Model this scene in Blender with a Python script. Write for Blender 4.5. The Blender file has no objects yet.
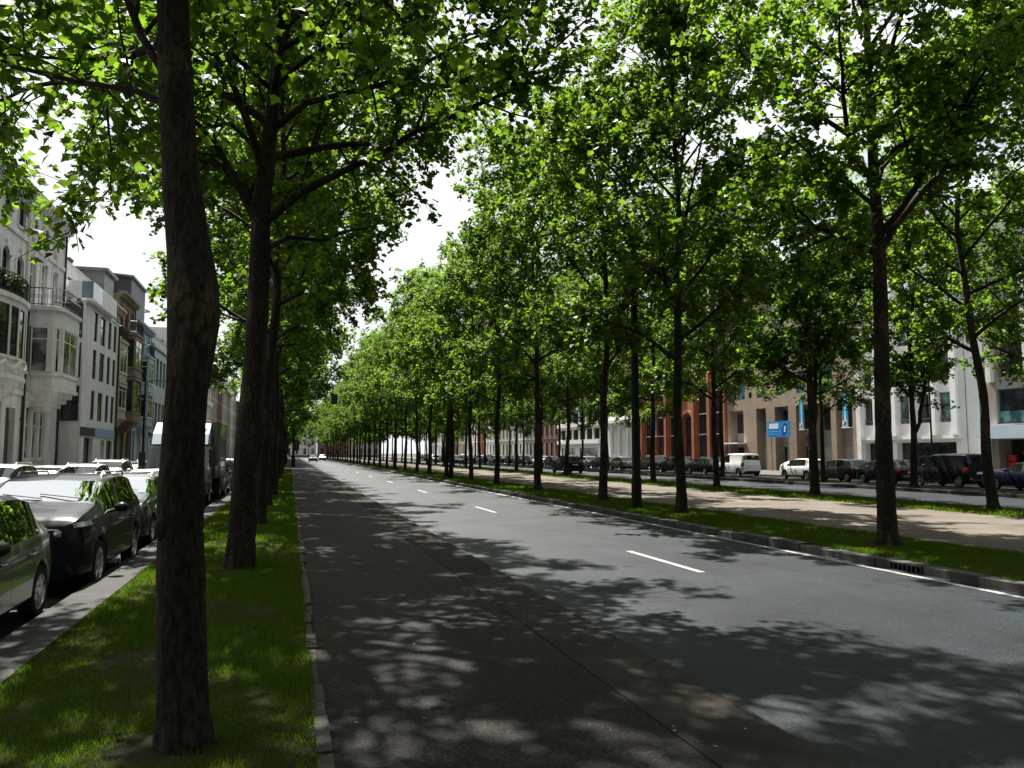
import bpy, math, random
import numpy as np
from mathutils import Vector, Matrix
R = math.radians
PI = math.pi
scene = bpy.context.scene
COL = scene.collection
random.seed(7)

# ------------------------------------------------------------------ helpers
class MB:
    """collects shapes, links them as ONE mesh object"""
    def __init__(s): s.v = []; s.f = []; s.m = []
    def add(s, vs, fs, mi=0):
        o = len(s.v); s.v += [tuple(p) for p in vs]
        for f in fs: s.f.append([o + i for i in f]); s.m.append(mi)
    def box(s, x0, x1, y0, y1, z0, z1, mi=0):
        if x0 > x1: x0, x1 = x1, x0
        if y0 > y1: y0, y1 = y1, y0
        if z0 > z1: z0, z1 = z1, z0
        s.add([(x0,y0,z0),(x1,y0,z0),(x1,y1,z0),(x0,y1,z0),(x0,y0,z1),(x1,y0,z1),(x1,y1,z1),(x0,y1,z1)],
              [(0,3,2,1),(4,5,6,7),(0,1,5,4),(1,2,6,5),(2,3,7,6),(3,0,4,7)], mi)
    def quad(s, a, b, c, d, mi=0): s.add([a,b,c,d], [(0,1,2,3)], mi)
    def prism(s, poly, z0, z1, mi=0, sc=1.0, cen=None):
        n = len(poly)
        if cen is None: cen = (sum(p[0] for p in poly)/n, sum(p[1] for p in poly)/n)
        top = [(cen[0]+(p[0]-cen[0])*sc, cen[1]+(p[1]-cen[1])*sc, z1) for p in poly]
        s.add([(p[0],p[1],z0) for p in poly] + top,
              [tuple(range(n))[::-1], tuple(range(n, 2*n))] + [(i,(i+1)%n,n+(i+1)%n,n+i) for i in range(n)], mi)
    def xprism(s, prof, x0, x1, mi=0):
        """profile in (y,z) swept along x"""
        n = len(prof)
        s.add([(x0,p[0],p[1]) for p in prof] + [(x1,p[0],p[1]) for p in prof],
              [tuple(range(n)), tuple(range(n,2*n))[::-1]] + [(i,n+i,n+(i+1)%n,(i+1)%n) for i in range(n)], mi)
    def yprism(s, prof, y0, y1, mi=0):
        n = len(prof)
        s.add([(p[0],y0,p[1]) for p in prof] + [(p[0],y1,p[1]) for p in prof],
              [tuple(range(n)), tuple(range(n,2*n))[::-1]] + [(i,n+i,n+(i+1)%n,(i+1)%n) for i in range(n)], mi)
    def tube(s, pts, rad, n=8, mi=0, cap=True):
        pts = [Vector(p) for p in pts]
        if not hasattr(rad, '__len__'): rad = [rad]*len(pts)
        vs = []; fs = []
        ref = Vector((0.31,0.17,0.93)) if abs((pts[-1]-pts[0]).normalized().z) < .8 else Vector((0.97,0.2,0.1))
        for i, p in enumerate(pts):
            t = (pts[min(i+1,len(pts)-1)] - pts[max(i-1,0)]).normalized()
            a = t.cross(ref).normalized(); b = t.cross(a).normalized()
            for k in range(n):
                q = 2*PI*k/n
                vs.append(p + (a*math.cos(q) + b*math.sin(q))*rad[i])
        for i in range(len(pts)-1):
            for k in range(n):
                fs.append((i*n+k, i*n+(k+1)%n, (i+1)*n+(k+1)%n, (i+1)*n+k))
        if cap:
            fs.append(tuple(range(n))[::-1]); fs.append(tuple(range((len(pts)-1)*n, len(pts)*n)))
        s.add(vs, fs, mi)
    def cyl(s, c, r, z0, z1, n=12, mi=0, r1=None):
        s.tube([(c[0],c[1],z0),(c[0],c[1],z1)], [r, r if r1 is None else r1], n, mi)
    def lathe(s, prof, axis='z', c=(0,0,0), n=20, mi=0):
        vs = []; fs = []
        for (r, h) in prof:
            for k in range(n):
                q = 2*PI*k/n
                if axis == 'z': p = (r*math.cos(q), r*math.sin(q), h)
                elif axis == 'y': p = (r*math.cos(q), h, r*math.sin(q))
                else: p = (h, r*math.cos(q), r*math.sin(q))
                vs.append((p[0]+c[0], p[1]+c[1], p[2]+c[2]))
        for i in range(len(prof)-1):
            for k in range(n):
                fs.append((i*n+k, i*n+(k+1)%n, (i+1)*n+(k+1)%n, (i+1)*n+k))
        s.add(vs, fs, mi)
    def ball(s, c, r, n=10, mi=0, sz=1.0):
        s.lathe([(max(.001,r*math.sin(PI*i/n)), -r*sz*math.cos(PI*i/n)) for i in range(n+1)], 'z', c, n*2, mi)
    def build(s, name, mats, parent=None, smooth=None, loc=None):
        me = bpy.data.meshes.new(name)
        me.from_pydata(s.v, [], s.f)
        if not isinstance(mats, (list, tuple)): mats = [mats]
        for m in mats: me.materials.append(m)
        if len(mats) > 1: me.polygons.foreach_set('material_index', s.m)
        me.update()
        if smooth is not None:
            me.polygons.foreach_set('use_smooth', [True]*len(s.f))
            me.set_sharp_from_angle(angle=R(smooth))
        o = bpy.data.objects.new(name, me); COL.objects.link(o)
        if parent: o.parent = parent
        if loc: o.location = loc
        return o

def tag(o, label=None, cat=None, group=None, kind=None):
    if label: o['label'] = label
    if cat: o['category'] = cat
    if group: o['group'] = group
    if kind: o['kind'] = kind
    return o
def empty(name, loc=(0,0,0), rz=0, label=None, cat=None, group=None):
    o = bpy.data.objects.new(name, None); COL.objects.link(o)
    o.empty_display_size = .2
    o.location = loc; o.rotation_euler = (0,0,rz)
    return tag(o, label, cat, group)
KIDS = {}
def kids(o): return [c for c in COL.objects if c.parent == o]
def copy_tree(o, parent=None, cache=None):
    c = o.copy(); COL.objects.link(c)
    if parent: c.parent = parent
    if o.name not in KIDS: KIDS[o.name] = kids(o)
    for ch in KIDS[o.name]: copy_tree(ch, c)
    return c

# ------------------------------------------------------------------ materials
def newmat(name):
    m = bpy.data.materials.new(name); m.use_nodes = True
    nt = m.node_tree; nt.nodes.clear()
    out = nt.nodes.new('ShaderNodeOutputMaterial')
    return m, nt, out
def N(nt, typ, **kw):
    n = nt.nodes.new(typ)
    for k, v in kw.items():
        if k in n.inputs: n.inputs[k].default_value = v
        else: setattr(n, k, v)
    return n
def L(nt, a, b): nt.links.new(a, b)
def ramp(nt, fac, stops):
    r = nt.nodes.new('ShaderNodeValToRGB')
    while len(r.color_ramp.elements) < len(stops): r.color_ramp.elements.new(.5)
    for e, (p, c) in zip(r.color_ramp.elements, stops):
        e.position = p; e.color = (*c, 1) if len(c) == 3 else c
    L(nt, fac, r.inputs['Fac']); return r
def pbr(name, col, rough=.8, vary=.25, scale=3.0, fine=40.0, bump=.15, spec=.4, metal=0.0, coat=0.0, streak=False, stretch=(1,1,1)):
    """plain surface with large mottling, fine grain and a little bump"""
    m, nt, out = newmat(name)
    p = N(nt, 'ShaderNodeBsdfPrincipled'); p.inputs['Roughness'].default_value = rough
    p.inputs['Metallic'].default_value = metal; p.inputs['Specular IOR Level'].default_value = spec
    p.inputs['Coat Weight'].default_value = coat; p.inputs['Coat Roughness'].default_value = .03
    tc = N(nt, 'ShaderNodeTexCoord'); mp = N(nt, 'ShaderNodeMapping'); mp.inputs['Scale'].default_value = stretch
    L(nt, tc.outputs['Object'], mp.inputs['Vector'])
    n1 = N(nt, 'ShaderNodeTexNoise', Scale=scale, Detail=5.0, Roughness=.6); L(nt, mp.outputs[0], n1.inputs['Vector'])
    n2 = N(nt, 'ShaderNodeTexNoise', Scale=fine, Detail=3.0, Roughness=.6); L(nt, mp.outputs[0], n2.inputs['Vector'])
    c = col
    r1 = ramp(nt, n1.outputs['Fac'], [(.3, tuple(x*(1-vary) for x in c)), (.7, tuple(min(1,x*(1+vary*.6)) for x in c))])
    mx = N(nt, 'ShaderNodeMix', data_type='RGBA', blend_type='MULTIPLY'); mx.inputs[0].default_value = min(.8, vary*1.6)
    r2 = ramp(nt, n2.outputs['Fac'], [(.3, (.55,.55,.55)), (.65, (1,1,1))])
    L(nt, r1.outputs[0], mx.inputs[6]); L(nt, r2.outputs[0], mx.inputs[7])
    last = mx.outputs[2]
    if streak:   # rain streaks down a facade
        m3 = N(nt, 'ShaderNodeMapping'); m3.inputs['Scale'].default_value = (2.2,2.2,.12); L(nt, tc.outputs['Object'], m3.inputs['Vector'])
        n3 = N(nt, 'ShaderNodeTexNoise', Scale=1.6, Detail=6.0, Roughness=.7); L(nt, m3.outputs[0], n3.inputs['Vector'])
        r3 = ramp(nt, n3.outputs['Fac'], [(.42, (.74,.72,.69)), (.6, (1,1,1))])
        m4 = N(nt, 'ShaderNodeMix', data_type='RGBA', blend_type='MULTIPLY'); m4.inputs[0].default_value = .6
        L(nt, last, m4.inputs[6]); L(nt, r3.outputs[0], m4.inputs[7]); last = m4.outputs[2]
    L(nt, last, p.inputs['Base Color'])
    if bump:
        b = N(nt, 'ShaderNodeBump', Strength=bump, Distance=.02); L(nt, n2.outputs['Fac'], b.inputs['Height'])
        L(nt, b.outputs[0], p.inputs['Normal'])
    L(nt, p.outputs[0], out.inputs[0]); return m
def brickmat(name, c1, c2, mortar, sx=.22, sz=.065, rough=.85):
    m, nt, out = newmat(name)
    p = N(nt, 'ShaderNodeBsdfPrincipled'); p.inputs['Roughness'].default_value = rough
    tc = N(nt, 'ShaderNodeTexCoord'); sp = N(nt, 'ShaderNodeSeparateXYZ'); L(nt, tc.outputs['Object'], sp.inputs[0])
    ad = N(nt, 'ShaderNodeMath', operation='ADD'); L(nt, sp.outputs[0], ad.inputs[0]); L(nt, sp.outputs[1], ad.inputs[1])
    cb = N(nt, 'ShaderNodeCombineXYZ'); L(nt, ad.outputs[0], cb.inputs[0]); L(nt, sp.outputs[2], cb.inputs[1])
    br = N(nt, 'ShaderNodeTexBrick'); L(nt, cb.outputs[0], br.inputs['Vector'])
    br.inputs['Scale'].default_value = 1; br.inputs['Brick Width'].default_value = sx; br.inputs['Row Height'].default_value = sz
    br.inputs['Mortar Size'].default_value = .008; br.inputs['Color1'].default_value = (*c1,1); br.inputs['Color2'].default_value = (*c2,1)
    br.inputs['Mortar'].default_value = (*mortar,1)
    n = N(nt, 'ShaderNodeTexNoise', Scale=.8, Detail=6.0); L(nt, tc.outputs['Object'], n.inputs['Vector'])
    r = ramp(nt, n.outputs['Fac'], [(.3,(.7,.68,.66)),(.7,(1,1,1))])
    mx = N(nt, 'ShaderNodeMix', data_type='RGBA', blend_type='MULTIPLY'); mx.inputs[0].default_value = .8
    L(nt, br.outputs[0], mx.inputs[6]); L(nt, r.outputs[0], mx.inputs[7]); L(nt, mx.outputs[2], p.inputs['Base Color'])
    b = N(nt, 'ShaderNodeBump', Strength=.4, Distance=.01); b.invert = True; L(nt, br.outputs['Fac'], b.inputs['Height']); L(nt, b.outputs[0], p.inputs['Normal'])
    L(nt, p.outputs[0], out.inputs[0]); return m
def asphalt(name, col, rough, spec, patch=.25):
    m, nt, out = newmat(name)
    p = N(nt, 'ShaderNodeBsdfPrincipled'); p.inputs['Specular IOR Level'].default_value = spec
    tc = N(nt, 'ShaderNodeTexCoord')
    vo = N(nt, 'ShaderNodeTexVoronoi', Scale=85.0); L(nt, tc.outputs['Object'], vo.inputs['Vector'])
    n1 = N(nt, 'ShaderNodeTexNoise', Scale=.45, Detail=6.0, Roughness=.65); L(nt, tc.outputs['Object'], n1.inputs['Vector'])
    mp = N(nt, 'ShaderNodeMapping'); mp.inputs['Scale'].default_value = (1.4,.05,1); L(nt, tc.outputs['Object'], mp.inputs['Vector'])
    n2 = N(nt, 'ShaderNodeTexNoise', Scale=1.0, Detail=3.0); L(nt, mp.outputs[0], n2.inputs['Vector'])   # wheel-track wear along the lane
    n4 = N(nt, 'ShaderNodeTexNoise', Scale=140.0, Detail=2.0); L(nt, tc.outputs['Object'], n4.inputs['Vector'])
    sp = ramp(nt, vo.outputs['Color'], [(.0,(.25,.25,.26)),(.5,(.8,.8,.8)),(.9,(1.4,1.38,1.35)),(1,(3.2,3.1,3.0))])
    base = N(nt, 'ShaderNodeMix', data_type='RGBA', blend_type='MULTIPLY'); base.inputs[0].default_value = .85
    base.inputs[6].default_value = (*col,1); L(nt, sp.outputs[0], base.inputs[7])
    r1 = ramp(nt, n1.outputs['Fac'], [(.3,(1-patch,)*3),(.7,(1+patch*.5,)*3)])
    m2 = N(nt, 'ShaderNodeMix', data_type='RGBA', blend_type='MULTIPLY'); m2.inputs[0].default_value = 1
    L(nt, base.outputs[2], m2.inputs[6]); L(nt, r1.outputs[0], m2.inputs[7])
    r2 = ramp(nt, n2.outputs['Fac'], [(.35,(.8,.8,.8)),(.65,(1.1,1.1,1.1))])
    m3 = N(nt, 'ShaderNodeMix', data_type='RGBA', blend_type='MULTIPLY'); m3.inputs[0].default_value = .9
    L(nt, m2.outputs[2], m3.inputs[6]); L(nt, r2.outputs[0], m3.inputs[7])
    nw = N(nt, 'ShaderNodeTexNoise', Scale=1.7, Detail=6.0, Roughness=.7); L(nt, tc.outputs['Object'], nw.inputs['Vector'])
    ws = N(nt, 'ShaderNodeVectorMath', operation='MULTIPLY_ADD'); L(nt, nw.outputs['Color'], ws.inputs[0]); ws.inputs[1].default_value = (.9,.9,0); L(nt, tc.outputs['Object'], ws.inputs[2])
    vc = N(nt, 'ShaderNodeTexVoronoi', Scale=.28, feature='DISTANCE_TO_EDGE'); L(nt, ws.outputs[0], vc.inputs['Vector'])
    rc = ramp(nt, vc.outputs['Distance'], [(.0,(.3,.3,.3)),(.0035,(.45,.45,.45)),(.007,(1,1,1))])
    ns = N(nt, 'ShaderNodeTexNoise', Scale=.9, Detail=3.0, Roughness=.5); L(nt, tc.outputs['Object'], ns.inputs['Vector'])
    rs_ = ramp(nt, ns.outputs['Fac'], [(.3,(.6,.6,.6)),(.42,(1,1,1))])
    m4 = N(nt, 'ShaderNodeMix', data_type='RGBA', blend_type='MULTIPLY'); m4.inputs[0].default_value = .8
    L(nt, m3.outputs[2], m4.inputs[6]); L(nt, rc.outputs[0], m4.inputs[7])
    m5 = N(nt, 'ShaderNodeMix', data_type='RGBA', blend_type='MULTIPLY'); m5.inputs[0].default_value = .7
    L(nt, m4.outputs[2], m5.inputs[6]); L(nt, rs_.outputs[0], m5.inputs[7])
    ng = N(nt, 'ShaderNodeTexNoise', Scale=38.0, Detail=3.0, Roughness=.7); L(nt, tc.outputs['Object'], ng.inputs['Vector'])
    rg = ramp(nt, ng.outputs['Fac'], [(.36,(.45,.45,.45)),(.5,(.95,.95,.95)),(.64,(1.7,1.7,1.7))])
    m6 = N(nt, 'ShaderNodeMix', data_type='RGBA', blend_type='MULTIPLY'); m6.inputs[0].default_value = 1
    L(nt, m5.outputs[2], m6.inputs[6]); L(nt, rg.outputs[0], m6.inputs[7])
    L(nt, m6.outputs[2], p.inputs['Base Color'])
    rr = N(nt, 'ShaderNodeMapRange'); rr.inputs['To Min'].default_value = rough-.1; rr.inputs['To Max'].default_value = rough+.12
    L(nt, n1.outputs['Fac'], rr.inputs['Value']); L(nt, rr.outputs[0], p.inputs['Roughness'])
    ad = N(nt, 'ShaderNodeMath', operation='ADD'); L(nt, vo.outputs['Distance'], ad.inputs[0]); L(nt, n4.outputs['Fac'], ad.inputs[1])
    b = N(nt, 'ShaderNodeBump', Strength=.4, Distance=.006); L(nt, ad.outputs[0], b.inputs['Height']); L(nt, b.outputs[0], p.inputs['Normal'])
    L(nt, p.outputs[0], out.inputs[0]); return m
def leafmat(name, dif, tra, amt=.5):
    m, nt, out = newmat(name)
    ge = N(nt, 'ShaderNodeNewGeometry'); oi = N(nt, 'ShaderNodeObjectInfo')
    def var(c, k):
        r = ramp(nt, ge.outputs['Random Per Island'], [(0, tuple(x*(1-k) for x in c)), (.6, c), (1, (c[0]*1.35, c[1]*1.2, c[2]*1.1))])
        h = N(nt, 'ShaderNodeHueSaturation'); L(nt, r.outputs[0], h.inputs['Color'])
        mr = N(nt, 'ShaderNodeMapRange'); mr.inputs['To Min'].default_value = .82; mr.inputs['To Max'].default_value = 1.15
        L(nt, oi.outputs['Random'], mr.inputs['Value']); L(nt, mr.outputs[0], h.inputs['Value'])
        return h.outputs[0]
    p = N(nt, 'ShaderNodeBsdfPrincipled'); p.inputs['Roughness'].default_value = .5; p.inputs['Specular IOR Level'].default_value = .2
    L(nt, var(dif, .45), p.inputs['Base Color'])
    t = N(nt, 'ShaderNodeBsdfTranslucent'); L(nt, var(tra, .5), t.inputs['Color'])
    mx = N(nt, 'ShaderNodeMixShader'); mx.inputs[0].default_value = amt
    L(nt, p.outputs[0], mx.inputs[1]); L(nt, t.outputs[0], mx.inputs[2]); L(nt, mx.outputs[0], out.inputs[0]); return m
def barkmat(name, c):
    m, nt, out = newmat(name)
    p = N(nt, 'ShaderNodeBsdfPrincipled'); p.inputs['Roughness'].default_value = .9; p.inputs['Specular IOR Level'].default_value = .2
    tc = N(nt, 'ShaderNodeTexCoord'); mp = N(nt, 'ShaderNodeMapping'); mp.inputs['Scale'].default_value = (1,1,.35); L(nt, tc.outputs['Object'], mp.inputs[0])
    v = N(nt, 'ShaderNodeTexVoronoi', Scale=9.0); L(nt, mp.outputs[0], v.inputs['Vector'])
    n = N(nt, 'ShaderNodeTexNoise', Scale=34.0, Detail=9.0, Roughness=.7); L(nt, mp.outputs[0], n.inputs['Vector'])
    n3 = N(nt, 'ShaderNodeTexNoise', Scale=2.5, Detail=4.0); L(nt, mp.outputs[0], n3.inputs['Vector'])
    r = ramp(nt, n.outputs['Fac'], [(.4, tuple(x*.3 for x in c)), (.52, c), (.66, tuple(x*1.8 for x in c))])
    r2 = ramp(nt, n3.outputs['Fac'], [(.38, (.7,.72,.6)), (.62, (1.25,1.15,1.0))])
    mx = N(nt, 'ShaderNodeMix', data_type='RGBA', blend_type='MULTIPLY'); mx.inputs[0].default_value = 1
    L(nt, r.outputs[0], mx.inputs[6]); L(nt, r2.outputs[0], mx.inputs[7])
    vf = N(nt, 'ShaderNodeTexVoronoi', Scale=7.0); nd = N(nt, 'ShaderNodeVectorMath', operation='MULTIPLY_ADD'); L(nt, n.outputs['Color'], nd.inputs[0]); nd.inputs[1].default_value = (.12,.12,.12); L(nt, mp.outputs[0], nd.inputs[2]); L(nt, nd.outputs[0], vf.inputs['Vector'])
    rf = ramp(nt, vf.outputs['Color'], [(.0,(.6,.6,.6)),(.7,(1,1,1)),(.78,(2.0,1.95,1.6)),(1,(2.3,2.2,1.8))])
    mf = N(nt, 'ShaderNodeMix', data_type='RGBA', blend_type='MULTIPLY'); mf.inputs[0].default_value = .8
    L(nt, mx.outputs[2], mf.inputs[6]); L(nt, rf.outputs[0], mf.inputs[7]); L(nt, mf.outputs[2], p.inputs['Base Color'])
    ad = N(nt, 'ShaderNodeMath', operation='ADD'); L(nt, v.outputs['Distance'], ad.inputs[0]); L(nt, n.outputs['Fac'], ad.inputs[1])
    b = N(nt, 'ShaderNodeBump', Strength=.8, Distance=.03); L(nt, ad.outputs[0], b.inputs['Height']); L(nt, b.outputs[0], p.inputs['Normal'])
    L(nt, p.outputs[0], out.inputs[0]); return m
def glassmat(name, tint, rough=.04, base=(.012,.014,.016), through=0.0, spec=.8):
    """window glass: strong mirror at grazing angles; 'through' lets the inside show"""
    m, nt, out = newmat(name)
    p = N(nt, 'ShaderNodeBsdfPrincipled'); p.inputs['Roughness'].default_value = rough; p.inputs['Specular IOR Level'].default_value = spec
    tc = N(nt, 'ShaderNodeTexCoord')
    n = N(nt, 'ShaderNodeTexNoise', Scale=.9, Detail=2.0); L(nt, tc.outputs['Object'], n.inputs['Vector'])
    r = ramp(nt, n.outputs['Fac'], [(.42, base), (.62, tint)]); L(nt, r.outputs[0], p.inputs['Base Color'])
    nb = N(nt, 'ShaderNodeTexNoise', Scale=.7, Detail=1.0); L(nt, tc.outputs['Object'], nb.inputs['Vector'])
    b = N(nt, 'ShaderNodeBump', Strength=.04, Distance=.3); L(nt, nb.outputs['Fac'], b.inputs['Height']); L(nt, b.outputs[0], p.inputs['Normal'])
    if through:
        t = N(nt, 'ShaderNodeBsdfTransparent'); t.inputs['Color'].default_value = (.62,.72,.68,1)
        mx = N(nt, 'ShaderNodeMixShader'); mx.inputs[0].default_value = 1-through
        g = N(nt, 'ShaderNodeBsdfGlossy'); g.inputs['Roughness'].default_value = .01
        fr = N(nt, 'ShaderNodeFresnel'); fr.inputs['IOR'].default_value = 1.42
        L(nt, t.outputs[0], mx.inputs[1]); L(nt, p.outputs[0], mx.inputs[2])
        m2 = N(nt, 'ShaderNodeMixShader'); L(nt, fr.outputs[0], m2.inputs[0]); L(nt, mx.outputs[0], m2.inputs[1]); L(nt, g.outputs[0], m2.inputs[2])
        L(nt, m2.outputs[0], out.inputs[0])
    else: L(nt, p.outputs[0], out.inputs[0])
    return m
def grassmat(name, c, tra):
    m, nt, out = newmat(name)
    ge = N(nt, 'ShaderNodeNewGeometry')
    tc = N(nt, 'ShaderNodeTexCoord'); n = N(nt, 'ShaderNodeTexNoise', Scale=1.1, Detail=4.0); L(nt, tc.outputs['Object'], n.inputs['Vector'])
    r = ramp(nt, ge.outputs['Random Per Island'], [(0, tuple(x*.5 for x in c)), (.75, c), (.93, (c[0]*1.6,c[1]*1.2,c[2])), (1, (.13,.1,.045))])
    r2 = ramp(nt, n.outputs['Fac'], [(.35, (.75,.85,.7)), (.65, (1.25,1.1,.9))])
    mx = N(nt, 'ShaderNodeMix', data_type='RGBA', blend_type='MULTIPLY'); mx.inputs[0].default_value = 1
    L(nt, r.outputs[0], mx.inputs[6]); L(nt, r2.outputs[0], mx.inputs[7])
    d = N(nt, 'ShaderNodeBsdfDiffuse'); L(nt, mx.outputs[2], d.inputs[0])
    t = N(nt, 'ShaderNodeBsdfTranslucent'); t.inputs[0].default_value = (*tra,1)
    ms = N(nt, 'ShaderNodeMixShader'); ms.inputs[0].default_value = .4
    L(nt, d.outputs[0], ms.inputs[1]); L(nt, t.outputs[0], ms.inputs[2]); L(nt, ms.outputs[0], out.inputs[0]); return m
def soilmat(name, a, b, c, s1=.8, s2=30):
    m, nt, out = newmat(name)
    p = N(nt, 'ShaderNodeBsdfPrincipled'); p.inputs['Roughness'].default_value = .95; p.inputs['Specular IOR Level'].default_value = .15
    tc = N(nt, 'ShaderNodeTexCoord')
    n1 = N(nt, 'ShaderNodeTexNoise', Scale=s1, Detail=7.0, Roughness=.65); L(nt, tc.outputs['Object'], n1.inputs['Vector'])
    n2 = N(nt, 'ShaderNodeTexNoise', Scale=s2, Detail=5.0, Roughness=.7); L(nt, tc.outputs['Object'], n2.inputs['Vector'])
    r1 = ramp(nt, n1.outputs['Fac'], [(.32, a), (.5, b), (.68, c)])
    r2 = ramp(nt, n2.outputs['Fac'], [(.3, (.45,.45,.45)), (.7, (1.2,1.2,1.2))])
    mx = N(nt, 'ShaderNodeMix', data_type='RGBA', blend_type='MULTIPLY'); mx.inputs[0].default_value = .8
    L(nt, r1.outputs[0], mx.inputs[6]); L(nt, r2.outputs[0], mx.inputs[7]); L(nt, mx.outputs[2], p.inputs['Base Color'])
    b_ = N(nt, 'ShaderNodeBump', Strength=.6, Distance=.02); L(nt, n2.outputs['Fac'], b_.inputs['Height']); L(nt, b_.outputs[0], p.inputs['Normal'])
    L(nt, p.outputs[0], out.inputs[0]); return m
def kerbmat(name, c, length=1.0, axis=1):
    """concrete kerb stones: joints across, dirt"""
    m, nt, out = newmat(name)
    p = N(nt, 'ShaderNodeBsdfPrincipled'); p.inputs['Roughness'].default_value = .85; p.inputs['Specular IOR Level'].default_value = .3
    tc = N(nt, 'ShaderNodeTexCoord'); sp = N(nt, 'ShaderNodeSeparateXYZ'); L(nt, tc.outputs['Object'], sp.inputs[0])
    mo = N(nt, 'ShaderNodeMath', operation='MODULO'); L(nt, sp.outputs[axis], mo.inputs[0]); mo.inputs[1].default_value = length
    ab = N(nt, 'ShaderNodeMath', operation='ABSOLUTE'); L(nt, mo.outputs[0], ab.inputs[0])
    lt = N(nt, 'ShaderNodeMath', operation='GREATER_THAN'); L(nt, ab.outputs[0], lt.inputs[0]); lt.inputs[1].default_value = .018
    n1 = N(nt, 'ShaderNodeTexNoise', Scale=2.2, Detail=7.0, Roughness=.7); L(nt, tc.outputs['Object'], n1.inputs['Vector'])
    n2 = N(nt, 'ShaderNodeTexNoise', Scale=60.0, Detail=3.0); L(nt, tc.outputs['Object'], n2.inputs['Vector'])
    r1 = ramp(nt, n1.outputs['Fac'], [(.3, tuple(x*.45 for x in c)), (.5, tuple(x*.85 for x in c)), (.72, tuple(x*1.25 for x in c))])
    r2 = ramp(nt, n2.outputs['Fac'], [(.3, (.6,.6,.6)), (.7, (1.1,1.1,1.1))])
    mx = N(nt, 'ShaderNodeMix', data_type='RGBA', blend_type='MULTIPLY'); mx.inputs[0].default_value = .7
    L(nt, r1.outputs[0], mx.inputs[6]); L(nt, r2.outputs[0], mx.inputs[7])
    m2 = N(nt, 'ShaderNodeMix', data_type='RGBA'); L(nt, lt.outputs[0], m2.inputs[0]); m2.inputs[6].default_value = (.02,.025,.012,1); L(nt, mx.outputs[2], m2.inputs[7])
    L(nt, m2.outputs[2], p.inputs['Base Color'])
    b_ = N(nt, 'ShaderNodeBump', Strength=.5, Distance=.01); L(nt, n2.outputs['Fac'], b_.inputs['Height']); L(nt, b_.outputs[0], p.inputs['Normal'])
    L(nt, p.outputs[0], out.inputs[0]); return m
def paintline(name):
    m, nt, out = newmat(name)
    p = N(nt, 'ShaderNodeBsdfPrincipled'); p.inputs['Roughness'].default_value = .6
    tc = N(nt, 'ShaderNodeTexCoord')
    n = N(nt, 'ShaderNodeTexNoise', Scale=25.0, Detail=6.0, Roughness=.75); L(nt, tc.outputs['Object'], n.inputs['Vector'])
    r = ramp(nt, n.outputs['Fac'], [(.4, (.05,.05,.05)), (.48, (.3,.3,.3)), (.7, (.46,.46,.45))])
    L(nt, r.outputs[0], p.inputs['Base Color']); L(nt, p.outputs[0], out.inputs[0]); return m

M = {}
M['road'] = asphalt('road_asphalt', (.0125,.0185,.025), .52, .28, .4)
M['walk'] = asphalt('walkway_asphalt', (.0255,.023,.0215), .68, .1, .4)
M['service'] = asphalt('service_asphalt', (.03,.03,.03), .65, .15)
M['strip'] = soilmat('mossy_concrete', (.025,.0225,.019), (.036,.033,.027), (.048,.044,.036), 1.2, 70)
M['kerb'] = kerbmat('kerb_stone', (.082,.08,.075), 1.0)
M['edge'] = kerbmat('edging_stone', (.058,.052,.044), .5)
M['vkerb'] = kerbmat('verge_kerb_slabs', (.05,.05,.049), .6)
M['pave'] = kerbmat('paving_slabs', (.11,.108,.105), .6)
M['gravel'] = soilmat('sandy_gravel', (.11,.094,.077), (.15,.13,.108), (.195,.172,.147), .5, 90)
M['soil'] = soilmat('verge_soil', (.017,.019,.008), (.024,.022,.011), (.042,.033,.02), 1.3, 45)
M['earth'] = soilmat('far_earth', (.05,.07,.03), (.08,.08,.05), (.1,.1,.08), .02, 1)
M['line'] = paintline('worn_white_paint')
M['iron'] = pbr('cast_iron', (.03,.03,.032), .6, .3, 6, 60, .3, .5)
M['bark'] = barkmat('plane_bark', (.026,.023,.02))
M['leaf'] = leafmat('plane_leaf', (.025,.055,.009), (.175,.325,.02), .55)
M['leaf_dark'] = leafmat('shrub_leaf', (.03,.06,.015), (.06,.14,.01), .3)
M['grass'] = grassmat('grass_blade', (.048,.088,.014), (.135,.24,.015))
M['pole'] = pbr('painted_pole', (.009,.01,.01), .6, .3, 4, 30, .1, .15)
M['galv'] = pbr('grey_metal', (.3,.31,.32), .45, .2, 4, 30, .05, .5, .6)
M['blackmetal'] = pbr('black_railing', (.014,.014,.016), .45, .2, 5, 30, .05, .5)
M['white_wall'] = pbr('white_render', (.84,.84,.83), .85, .1, .7, 30, .08, .3, streak=True)
M['white_stone'] = pbr('white_stone', (.84,.83,.81), .85, .16, .8, 20, .15, .3, streak=True)
M['white_conc'] = pbr('white_concrete', (.9,.895,.885), .8, .07, .7, 25, .06, .3)
M['cream'] = pbr('cream_render', (.6,.56,.48), .85, .15, .8, 25, .1, .3, streak=True)
M['beige'] = pbr('beige_stone', (.55,.5,.42), .88, .2, .8, 18, .2, .3, streak=True)
M['brown'] = pbr('brown_stone', (.3,.25,.19), .88, .25, .9, 18, .25, .3, streak=True)
M['greystone'] = pbr('grey_stone', (.4,.4,.39), .88, .2, .9, 18, .2, .3, streak=True)
M['bluestone'] = pbr('blue_limestone', (.13,.135,.145), .75, .2, 1.2, 22, .15, .4)
M['paleblue'] = pbr('pale_blue_render', (.45,.55,.68), .82, .12, .8, 25, .1, .3, streak=True)
M['blue_panel'] = pbr('blue_panel', (.3,.42,.62), .5, .1, 1, 25, .02, .5)
M['greyclad'] = pbr('pale_grey_cladding', (.5,.53,.57), .6, .12, .6, 25, .05, .4, streak=True)
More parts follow.
